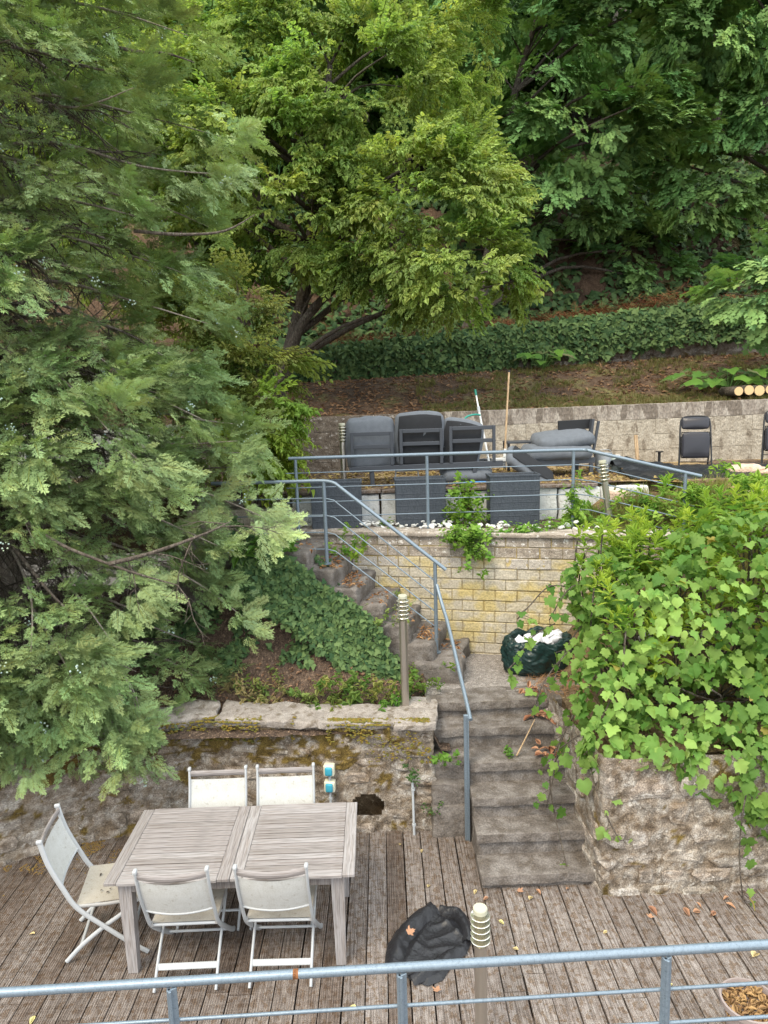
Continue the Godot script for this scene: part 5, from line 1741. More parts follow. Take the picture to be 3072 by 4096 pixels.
# ---------------------------------------------------------------- trees and plants
func build_conifer() -> void:
	var r := dice(71)
	var t := thing("conifer_tree", "large scale leaved conifer with pale blue berries overhanging the rubble wall", "tree")
	var base := Vector3(-3.75, 0.95, -7.0)
	var reach := func(h: float) -> float:
		var pts := [[0.6, 1.9], [1.3, 2.35], [2.1, 2.60], [3.2, 2.55], [4.2, 2.35], [5.1, 2.2], [5.7, 2.5], [6.3, 2.25], [7.0, 2.3], [7.6, 1.95], [9.0, 1.3], [11.0, 0.4], [12.0, 0.1]]
		for i in pts.size() - 1:
			if h < pts[i + 1][0]: return lerpf(pts[i][1], pts[i + 1][1], clampf((h - pts[i][0]) / (pts[i + 1][0] - pts[i][0]), 0, 1))
		return 0.1
	var st := begin()
	add_tube(st, bend([base, base + Vector3(0.05, 3, 0.05), base + Vector3(-0.05, 6, 0), base + Vector3(0, 10.6, 0)], 4), [0.20, 0.18, 0.17, 0.16, 0.15, 0.14, 0.13, 0.12, 0.10, 0.08, 0.06, 0.04, 0.02], 10)
	var clumps := []
	var twigs := []
	var h := 1.15
	var az := 0.0
	while h < 11.2:
		az += 2.39996
		h += 0.026 if h < 2.8 else (0.021 if h < 4.8 else 0.036)
		var dir := Vector3(cos(az), 0, sin(az))
		if dir.z < -0.35 and r.randf() < 0.7: continue
		var len: float = reach.call(h - 0.25) * rv(r, 0.72, 1.05)
		if dir.z > 0: len *= lerpf(1.0, 0.72, dir.z)
		var a := Vector3(base.x, h, base.z)
		var sag := rv(r, 0.10, 0.34) * len * (1.0 if h < 5.0 else 0.5)
		var path := bend([a, a + dir * len * 0.35 + Vector3(0, 0.05 * len, 0), a + dir * len * 0.7 + Vector3(0, -sag * 0.35, 0) + rdir(r) * 0.08, a + dir * len + Vector3(0, -sag, 0) + rdir(r) * 0.1], 4)
		add_tube(st, path, [0.022, 0.021, 0.020, 0.018, 0.017, 0.016, 0.014, 0.013, 0.011, 0.009, 0.007, 0.005, 0.003], 5)
		for i in range(2, path.size()):
			var p: Vector3 = path[i]
			var f := float(i) / (path.size() - 1)
			if f < 0.62:
				for q in 2:
					twigs.append(Transform3D(aim(dir * 0.5 + rdir(r) * 0.9 + Vector3(0, -0.5, 0)).scaled(Vector3.ONE * rv(r, 0.7, 1.5)), p))
			if f > 0.50:
				# an opening shows the bare inside low on the tree
				if p.y > 2.45 and p.y < 3.0 and p.x < -2.1 and p.z > -6.9 and r.randf() < 0.55: continue
				if p.y > 1.55 and p.y < 2.0 and p.x > -2.7 and p.x < -2.0 and r.randf() < 0.3: continue
				var side := Vector3(-dir.z, 0, dir.x) * rv(r, -0.42, 0.42) * (1.2 - f * 0.5)
				clumps.append([p + side + Vector3(0, rv(r, -0.14, 0.06), 0), rv(r, 0.22, 0.36), (dir + side * 0.8 + Vector3(0, -0.2, 0)).normalized()])
	# boughs that hang lowest, in front of the wall
	for k in 44:
		var p := Vector3(rv(r, -4.3, -1.95), rv(r, 0.75, 1.35), rv(r, -6.1, -5.75))
		clumps.append([p, rv(r, 0.16, 0.26), Vector3(0.3, -0.6, 0.6).normalized()])
		add_tube(st, bend([p + Vector3(-0.35, 0.45, -0.5), p + Vector3(-0.12, 0.28, -0.2), p], 3), [0.010, 0.009, 0.008, 0.007, 0.006, 0.004, 0.003], 5)
	piece("trunk", done(st), M.pale_bark, t)
	# long bare limbs in the opening
	for q: Array in [[Vector3(-3.7, 3.65, -6.5), Vector3(-2.8, 3.02, -5.75), Vector3(-2.15, 2.72, -5.6), Vector3(-1.62, 2.52, -5.62)], [Vector3(-2.15, 2.72, -5.6), Vector3(-1.8, 2.80, -5.6), Vector3(-1.4, 2.92, -5.7), Vector3(-1.2, 3.0, -5.8)], [Vector3(-3.6, 3.2, -6.4), Vector3(-3.0, 2.75, -5.9), Vector3(-2.7, 2.4, -5.8), Vector3(-2.5, 2.2, -5.8)]]:
		var path := bend(q, 4)
		var limb := begin()
		add_tube(limb, path, [0.022, 0.021, 0.020, 0.018, 0.017, 0.016, 0.014, 0.013, 0.011, 0.010, 0.008, 0.006, 0.004], 6)
		piece("bare_limb", done(limb), M.bark, t)
		for i in range(2, path.size(), 1):
			if r.randf() < 0.6: twigs.append(Transform3D(aim(Vector3(rv(r, -1.0, 1.0), rv(r, -1.0, 0.2), rv(r, -0.5, 0.5))).scaled(Vector3.ONE * rv(r, 0.4, 1.1)), path[i]))
	for q: Array in [[Vector3(-1.95, 5.42, -6.3), Vector3(-1.55, 5.36, -6.2), Vector3(-1.2, 5.40, -6.3), Vector3(-0.95, 5.55, -6.4)], [Vector3(-2.1, 6.95, -6.5), Vector3(-1.85, 6.85, -6.4), Vector3(-1.6, 6.83, -6.4), Vector3(-1.4, 6.80, -6.5)]]:
		var limb := begin()
		add_tube(limb, bend(q, 4), [0.016, 0.016, 0.015, 0.015, 0.014, 0.013, 0.012, 0.011, 0.010, 0.009, 0.007, 0.005, 0.004], 6)
		piece("bare_limb", done(limb), M.bark, t)
	scatter("twigs", L.twig_0, M.bark, twigs, PackedColorArray(), t)
	foliage("crown", clump_kit(["conifer_0", "conifer_1", "conifer_2"], 28, 0.29, Vector2(0.45, 0.95), 0.15, 0.85, 0.3, r, 6), "needle", clumps, 0.29, Color(0.215, 0.325, 0.125), Color(0.420, 0.530, 0.235), t, r, 0.3)
	# berries
	var places := []
	var tints := PackedColorArray()
	for c: Array in clumps:
		if r.randf() > 0.30: continue
		var o: Vector3 = c[0] + c[2] * c[1] * 0.8
		for i in 9:
			places.append(Transform3D(Basis(rdir(r), rv(r, 0, TAU)).scaled(Vector3.ONE * rv(r, 0.7, 1.2)), o + rdir(r) * rv(r, 0.01, 0.07)))
			tints.append(Color(0.36, 0.47, 0.48).lerp(Color(0.44, 0.52, 0.36), r.randf()))
	scatter("berries", L.cone, M.berry, places, tints, t)

func blob(x: float, y: float, z: float, a: float, b: float, c: float) -> Array:
	return [Vector3(x, y, z), Vector3(a, b, c)]

func build_lime_tree() -> void:
	var r := dice(73)
	var t := thing("lime_tree", "spreading tree with bright heart shaped leaves above the ivy wall", "tree")
	var blobs := [blob(1.05, 6.7, -11.6, 1.25, 1.3, 1.1), blob(1.35, 5.75, -11.2, 0.95, 0.60, 0.8), blob(0.1, 6.25, -11.7, 0.9, 0.6, 0.8), blob(0.1, 8.7, -12.2, 1.7, 1.2, 1.3), blob(-1.5, 7.6, -11.9, 1.6, 1.0, 1.2), blob(-1.2, 6.75, -11.8, 1.0, 0.7, 1.0), blob(-3.3, 8.3, -12.4, 1.5, 1.2, 1.2), blob(1.1, 9.9, -12.9, 1.2, 0.9, 1.0), blob(-1.6, 9.8, -13.0, 1.6, 0.8, 1.0), blob(-4.2, 9.9, -13.2, 1.5, 0.9, 1.0), blob(-3.7, 6.8, -12.8, 1.2, 0.9, 0.9), blob(-5.8, 7.8, -13.2, 1.5, 1.5, 1.0), blob(0.65, 6.0, -11.4, 0.8, 0.45, 0.6)]
	var clumps := clumps_on(blobs, 470, r, 0.26, 0.46)
	var trunk := begin()
	trunk.append_from(wood(r, Vector3(-1.75, 3.85, -12.6), Vector3(-0.5, 9.3, -12.4), 0.17, clumps, 44, Vector3(0.1, 0, 0)), 0, Transform3D())
	add_tube(trunk, bend([Vector3(-1.7, 3.85, -12.55), Vector3(-1.45, 4.6, -12.3), Vector3(-0.9, 5.5, -12.1), Vector3(0.6, 6.6, -11.9)], 4), [0.11, 0.105, 0.10, 0.095, 0.09, 0.085, 0.08, 0.075, 0.07, 0.065, 0.06, 0.055, 0.05], 8)
	add_tube(trunk, bend([Vector3(-1.85, 3.85, -12.6), Vector3(-2.1, 5.0, -12.6), Vector3(-2.7, 7.0, -12.5)], 4), [0.10, 0.095, 0.09, 0.085, 0.08, 0.07, 0.06, 0.05, 0.04], 8)
	piece("trunk", done(trunk), M.bark, t)
	foliage("crown", clump_kit(["lime_0", "lime_1", "lime_2"], 27, 0.40, Vector2(0.65, 1.05), 0.12, 1.0, 0.3, r, 6), "soft_leaf", clumps, 0.40, Color(0.250, 0.400, 0.098), Color(0.540, 0.660, 0.200), t, r, 0.15)

func build_maples() -> void:
	var specs := [
		["broad leaved maple in deep shade above the rust coloured straw", Vector3(2.3, 5.4, -16.6), Vector3(3.8, 12, -16.4), [blob(3.4, 10.6, -16.0, 1.7, 1.3, 1.4), blob(5.0, 9.4, -15.6, 1.8, 1.1, 1.3), blob(4.0, 8.2, -16.4, 1.5, 0.9, 1.1), blob(5.6, 11.4, -16.0, 2.0, 1.3, 1.5), blob(3.2, 12.6, -16.2, 2.0, 1.4, 1.6), blob(2.9, 9.0, -17.0, 1.2, 1.2, 1.0), blob(3.4, 13.4, -13.9, 1.8, 0.9, 1.5), blob(5.4, 13.8, -13.6, 1.8, 0.9, 1.5), blob(5.6, 8.0, -17.2, 1.6, 0.9, 0.8), blob(6.6, 7.2, -17.6, 1.2, 0.7, 0.7)]],
		["tall maple with hanging yellowish seed clusters above the cut logs", Vector3(10.4, 5.6, -15.8), Vector3(9.0, 13, -15.4), [blob(7.6, 11.0, -15.0, 1.8, 1.2, 1.4), blob(8.8, 9.6, -15.2, 1.5, 1.1, 1.2), blob(6.9, 9.7, -15.8, 1.4, 0.9, 1.1), blob(7.2, 12.8, -14.6, 2.4, 1.3, 1.6), blob(9.8, 11.6, -15.0, 1.6, 1.6, 1.4), blob(7.4, 8.3, -16.4, 1.3, 0.7, 0.9), blob(7.4, 13.4, -13.8, 1.8, 0.9, 1.5), blob(9.8, 13.0, -13.4, 1.8, 1.0, 1.5)]]]
	for k in specs.size():
		var r := dice(75 + k)
		var t := thing("maple_tree", specs[k][0], "tree", Vector3.ZERO, 0.0, "maples on the slope")
		var clumps := clumps_on(specs[k][3], 340, r, 0.32, 0.55)
		piece("trunk", wood(r, specs[k][1], specs[k][2], 0.19, clumps, 45), M.bark, t)
		foliage("crown", clump_kit(["maple_0", "maple_1", "maple_2"], 30, 0.45, Vector2(0.58, 0.90), 0.30, 0.85, 0.3, r), "dark_leaf", clumps, 0.45, Color(0.135, 0.285, 0.090), Color(0.290, 0.450, 0.140), t, r, 0.2)
	# a young maple whose branch reaches in
	var r2 := dice(78)
	var y := thing("young_maple", "young maple reaching over the slope beside the cut logs", "tree")
	var cl := clumps_on([blob(6.6, 5.55, -11.9, 1.15, 0.55, 0.8), blob(7.8, 6.3, -12.2, 1.2, 1.0, 0.9)], 60, r2, 0.24, 0.40)
	piece("trunk", wood(r2, Vector3(8.2, 3.9, -12.6), Vector3(7.8, 6.9, -12.3), 0.07, cl, 16), M.bark, y)
	foliage("crown", clump_kit(["maple_0", "maple_1", "maple_2"], 28, 0.33, Vector2(0.6, 0.9), 0.4, 0.6, 0.2, r2, 3), "dark_leaf", cl, 0.33, Color(0.135, 0.285, 0.100), Color(0.280, 0.430, 0.145), y, r2, 0.2)

func build_wood_behind() -> void:
	var names := ["dark woodland tree on the hill behind the bright leaved tree", "woodland tree on the hill above the maples"]
	var spots := [[-9.5, -21.0, 1], [-5.5, -19.5, 0], [-1.5, -20.5, 0], [2.2, -19.8, 0], [5.8, -21.5, 1], [9.5, -20.5, 1], [13.0, -22.0, 1], [-12.0, -26.0, 1], [-7.0, -27.0, 0], [0.0, -26.5, 0], [4.0, -28.0, 1], [8.5, -27.0, 1], [14.0, -28.0, 1], [17.0, -23.0, 1]]
	var rk := dice(89)
	var kits := [clump_kit(["maple_0", "lime_1"], 15, 0.65, Vector2(1.5, 2.3), 0.4, 0.7, 0.25, rk, 3), clump_kit(["lime_0", "lime_2"], 15, 0.65, Vector2(1.5, 2.3), 0.4, 0.7, 0.25, rk, 3)]
	for i in spots.size():
		var r := dice(90 + i)
		var x: float = spots[i][0]
		var z: float = spots[i][1]
		var g := hill_height(x, z)
		var t := thing("woodland_tree", names[0] if spots[i][2] == 0 else names[1], "tree", Vector3.ZERO, 0.0, "woodland trees behind the bright leaved tree" if spots[i][2] == 0 else "woodland trees above the maples")
		var blobs := []
		for k in 6:
			blobs.append(blob(x + rv(r, -1.8, 1.8), g + rv(r, 2.2, 8.0), z + rv(r, -1.2, 1.2), rv(r, 1.4, 2.2), rv(r, 1.0, 1.7), rv(r, 1.2, 1.8)))
		var clumps := clumps_on(blobs, 130, r, 0.5, 0.8, 0.3)
		piece("trunk", wood(r, Vector3(x, g - 0.3, z), Vector3(x + rv(r, -0.6, 0.6), g + 9.0, z), 0.2, clumps, 18), M.bark, t)
		foliage("crown", kits[i % 2], "dark_leaf", clumps, 0.65, Color(0.135, 0.285, 0.090), Color(0.290, 0.450, 0.140), t, r, 0.25)

func build_shrubs() -> void:
	var r := dice(111)
	var n := thing("feathery_shrub", "fine leaved shrub with reddish tips between conifer and slope", "shrub")
	var cl := clumps_on([blob(-1.62, 5.05, -9.3, 0.42, 0.62, 0.4), blob(-1.45, 4.25, -9.1, 0.42, 0.62, 0.4), blob(-1.75, 3.5, -9.1, 0.5, 0.6, 0.4), blob(-2.3, 4.6, -9.4, 0.6, 0.9, 0.4)], 90, r, 0.16, 0.26, 0.7)
	piece("stems", wood(r, Vector3(-1.75, 2.85, -9.2), Vector3(-1.65, 5.2, -9.3), 0.035, cl, 34), M.bark, n)
	foliage("crown", clump_kit(["small_0", "small_1"], 20, 0.21, Vector2(0.9, 1.4), 0.25, 0.9, 0.25, r, 3), "soft_leaf", cl, 0.21, Color(0.20, 0.30, 0.07), Color(0.42, 0.44, 0.14), n, r, 0.2)
	var b := thing("heart_leaf_bush", "yellow green heart leaved bush beside the terrace railing end", "shrub")
	var cb := clumps_on([blob(-1.22, 3.72, -8.5, 0.26, 0.32, 0.28), blob(-1.30, 3.32, -8.4, 0.26, 0.28, 0.26)], 26, r, 0.12, 0.2, 0.7)
	piece("stems", wood(r, Vector3(-1.45, 2.75, -8.6), Vector3(-1.25, 3.8, -8.5), 0.02, cb, 12), M.bark, b)
	foliage("crown", clump_kit(["lime_0", "lime_1"], 9, 0.16, Vector2(0.5, 0.8), 0.6, 0.9, 0.15, r, 3), "soft_leaf", cb, 0.13, Color(0.25, 0.40, 0.07), Color(0.40, 0.52, 0.09), b, r, 0.15)
	# broad leaved plants
	for q: Array in [[Vector3(6.0, 0, -12.0), 26, "large leaved rhubarb like plant behind the cut logs", 0.9], [Vector3(7.0, 0, -12.3), 22, "second large leaved plant beside the young maple", 0.9], [Vector3(3.35, 0, -14.0), 16, "low broad leaved plant at the foot of the ivy wall", 0.5]]:
		var at: Vector3 = q[0]
		at.y = hill_height(at.x, at.z)
		var p := thing("broad_leaf_plant", q[2], "plant", at)
		var st := begin()
		for i in int(q[1]):
			var a := i * 2.4
			var d: float = q[3] * sqrt((i + 0.5) / float(q[1]))
			var tip := Vector3(cos(a) * d, rv(r, 0.15, 0.40), sin(a) * d * 0.6)
			add_tube(st, [Vector3.ZERO, tip * 0.6 + Vector3(0, 0.08, 0), tip], [0.008, 0.007, 0.005], 5)
			var o := piece("leaf", L["grape_%d" % (i % 3)], M["leaf_green_%d" % (i % 4)], p)
			o.transform = Transform3D(aim(Vector3(cos(a), -0.35, sin(a)), Vector3(rv(r, -0.2, 0.2), 1, rv(r, 0, 0.5))).scaled(Vector3.ONE * rv(r, 0.20, 0.32)), tip)
		piece("stems", done(st), M.leaf_green_0, p)

func build_vine() -> void:
	var r := dice(121)
	var v := thing("grape_vine", "mass of large lobed vine leaves hanging over the rubble stone wall", "vine")
	var blobs := [blob(2.55, 1.95, -5.95, 0.80, 0.62, 0.62), blob(3.25, 2.20, -6.0, 0.9, 0.75, 0.7), blob(2.12, 2.22, -6.25, 0.42, 0.34, 0.45), blob(2.75, 1.42, -5.50, 0.75, 0.38, 0.32), blob(3.35, 1.35, -5.4, 0.6, 0.42, 0.32), blob(1.98, 1.52, -5.65, 0.26, 0.30, 0.28), blob(4.2, 2.0, -6.0, 0.8, 1.0, 0.8), blob(2.72, 1.08, -5.12, 0.42, 0.32, 0.14), blob(3.15, 0.92, -5.10, 0.42, 0.46, 0.16), blob(3.65, 0.80, -5.10, 0.45, 0.60, 0.16), blob(2.2, 1.22, -5.25, 0.34, 0.20, 0.22), blob(1.88, 1.48, -5.60, 0.28, 0.34, 0.34), blob(1.80, 1.16, -5.35, 0.20, 0.22, 0.24)]
	var spots := []
	for b: Array in blobs:
		var area: float = b[1].x * b[1].y + b[1].x * b[1].z + b[1].y * b[1].z
		for i in int(area * 900):
			var d := rdir(r)
			if d.z < -0.25 and r.randf() < 0.7: continue
			var p: Vector3 = b[0] + d * b[1] * rv(r, 0.80, 1.08)
			var inside := false
			for o: Array in blobs:
				if o != b and ((p - o[0]) / o[1]).length() < 0.78:
					inside = true
					break
			if inside: continue
			spots.append([p, ((d / b[1]).normalized() + Vector3(0, 0.35, 0.25)).normalized()])
	var stems := begin()
	# trailing shoots
	for q: Array in [[Vector3(1.70, 1.35, -5.7), Vector3(1.50, 1.05, -5.6), Vector3(1.42, 0.72, -5.55), Vector3(1.36, 0.52, -5.5)], [Vector3(1.75, 1.30, -5.5), Vector3(1.66, 1.0, -5.30), Vector3(1.72, 0.72, -5.08), Vector3(1.80, 0.55, -4.98)], [Vector3(1.72, 1.2, -5.9), Vector3(1.5, 0.9, -5.75), Vector3(1.42, 0.62, -5.6), Vector3(1.48, 0.10, -5.25)], [Vector3(2.9, 1.2, -5.1), Vector3(2.75, 0.8, -4.98), Vector3(2.72, 0.4, -4.95), Vector3(2.75, 0.05, -4.92)], [Vector3(3.2, 1.1, -5.1), Vector3(3.15, 0.75, -4.95), Vector3(3.10, 0.5, -4.9), Vector3(3.16, 0.25, -4.88)], [Vector3(1.6, 1.9, -6.2), Vector3(1.35, 1.85, -6.0), Vector3(1.22, 1.72, -5.9), Vector3(1.10, 1.60, -5.85)], [Vector3(1.75, 1.8, -6.0), Vector3(1.48, 1.62, -5.8), Vector3(1.36, 1.45, -5.75), Vector3(1.30, 1.25, -5.7)], [Vector3(1.8, 2.2, -6.3), Vector3(1.55, 2.25, -6.2), Vector3(1.36, 2.12, -6.1), Vector3(1.22, 2.02, -6.0)], [Vector3(1.95, 1.5, -5.6), Vector3(1.75, 1.3, -5.4), Vector3(1.6, 1.18, -5.45), Vector3(1.50, 1.0, -5.6)], [Vector3(1.9, 2.0, -6.1), Vector3(1.72, 1.85, -6.0), Vector3(1.60, 1.66, -5.95), Vector3(1.52, 1.48, -5.9)], [Vector3(1.95, 2.25, -6.2), Vector3(1.75, 2.28, -6.1), Vector3(1.62, 2.18, -6.05), Vector3(1.50, 2.0, -6.0)], [Vector3(1.95, 1.7, -5.9), Vector3(1.80, 1.5, -5.75), Vector3(1.68, 1.36, -5.7), Vector3(1.60, 1.22, -5.65)]]:
		var path := bend(q, 5)
		add_tube(stems, path, 0.006, 5)
		for i in range(1, path.size()):
			if r.randf() < 0.36: continue
			var sd := Vector3(rv(r, -0.10, 0.10), rv(r, -0.05, 0.03), rv(r, -0.02, 0.10))
			spots.append([path[i] + sd, Vector3(rv(r, -0.4, 0.4), 0.45, 0.9).normalized()])
			add_tube(stems, [path[i], path[i] + sd], 0.003, 3)
	for k in 22:
		var b: Array = blobs[r.randi_range(0, 5)]
		var e: Vector3 = b[0] + rdir(r) * b[1] * 0.9
		add_tube(stems, bend([Vector3(rv(r, 2.0, 3.8), 1.1, -6.2), b[0], e], 4), 0.008, 5)
	piece("stems", done(stems), M.bark, v)
	var eye := Vector3(0.3, 3.9, 0)
	spots.sort_custom(func(a, b): return a[0].distance_to(eye) - a[1].z * 0.4 < b[0].distance_to(eye) - b[1].z * 0.4)
	var places := []
	var tints := PackedColorArray()
	for i in spots.size():
		var n: Vector3 = (spots[i][1] + rdir(r) * 0.8).normalized()
		var f := Vector3(rv(r, -0.7, 0.7), -1.0, rv(r, -0.2, 0.7))
		f = (f - n * f.dot(n)).normalized()
		var s := rv(r, 0.045, 0.085) if r.randf() < 0.5 else rv(r, 0.075, 0.125)
		var xf := Transform3D(aim(f, n).scaled(Vector3.ONE * s), spots[i][0])
		if i < 300:
			piece("leaf", L["grape_%d" % r.randi_range(0, 2)], M["vine_leaf_%d" % r.randi_range(0, 5)], v, xf)
		else:
			places.append(xf)
			tints.append(Color(0.090, 0.205, 0.04).lerp(Color(0.25, 0.385, 0.09), r.randf()) if r.randf() > 0.02 else Color(0.42, 0.36, 0.10))
	scatter("foliage", L.grape_0, M.soft_leaf, places, tints, v)
	# spear leaved shrub that grows through it
	var s := thing("spear_leaf_shrub", "shrub with bright yellow green spear shaped leaves above the vine", "shrub")
	var p1 := []
	var t1 := PackedColorArray()
	var wood_st := begin()
	for i in 210:
		var x := rv(r, 1.85, 4.5)
		var z := rv(r, -6.9, -5.45)
		var topy := 2.58 + 0.28 * n3(Vector3(x, 0, z), 1.7) + 0.24 * (x - 2.0) * 0.6 - 0.75 * absf(z + 6.4)
		var y := topy + rv(r, -0.30, 0.26)
		var d := Vector3(rv(r, -0.5, 0.5), 1.0, rv(r, -0.2, 0.6)).normalized()
		p1.append(Transform3D(aim(d, Vector3(0, 0, 1)).scaled(Vector3.ONE * rv(r, 0.8, 1.3)), Vector3(x, y, z)))
		t1.append(Color(0.16, 0.33, 0.05).lerp(Color(0.46, 0.58, 0.08), pow(r.randf(), 0.7)))
		if i % 3 == 0: add_tube(wood_st, bend([Vector3(x * 0.6 + 1.1, 1.2, z * 0.6 - 2.5), Vector3(x, y - 0.5, z), Vector3(x, y, z)], 3), 0.008, 5)
	piece("stems", done(wood_st), M.bark, s)
	scatter("foliage", L.spear_0, M.soft_leaf, p1, t1, s)

func leaf_bed(keys: Array, mat: String, n: int, r: RandomNumberGenerator, where: Callable, size: Vector2, a: Color, b: Color, parent: Node3D, called: String) -> void:
	# leaves laid over a surface: where gives [point, normal] or []
	var places := []
	var tints := []
	for k in keys:
		places.append([])
		tints.append(PackedColorArray())
	for i in n:
		var w: Array = where.call()
		if w.is_empty(): continue
		var nn: Vector3 = (w[1] + rdir(r) * 0.75).normalized()
		var f := rdir(r) + Vector3(0, -0.5, 0.3)
		f = f - nn * f.dot(nn)
		var v := r.randi_range(0, keys.size() - 1)
		places[v].append(Transform3D(aim(f, nn).scaled(Vector3.ONE * rv(r, size.x, size.y)), w[0] + nn * rv(r, 0.0, 0.06)))
		tints[v].append(a.lerp(b, r.randf()))
	for v in keys.size():
		if places[v].size(): scatter(called, L[keys[v]], M[mat], places[v], tints[v], parent)

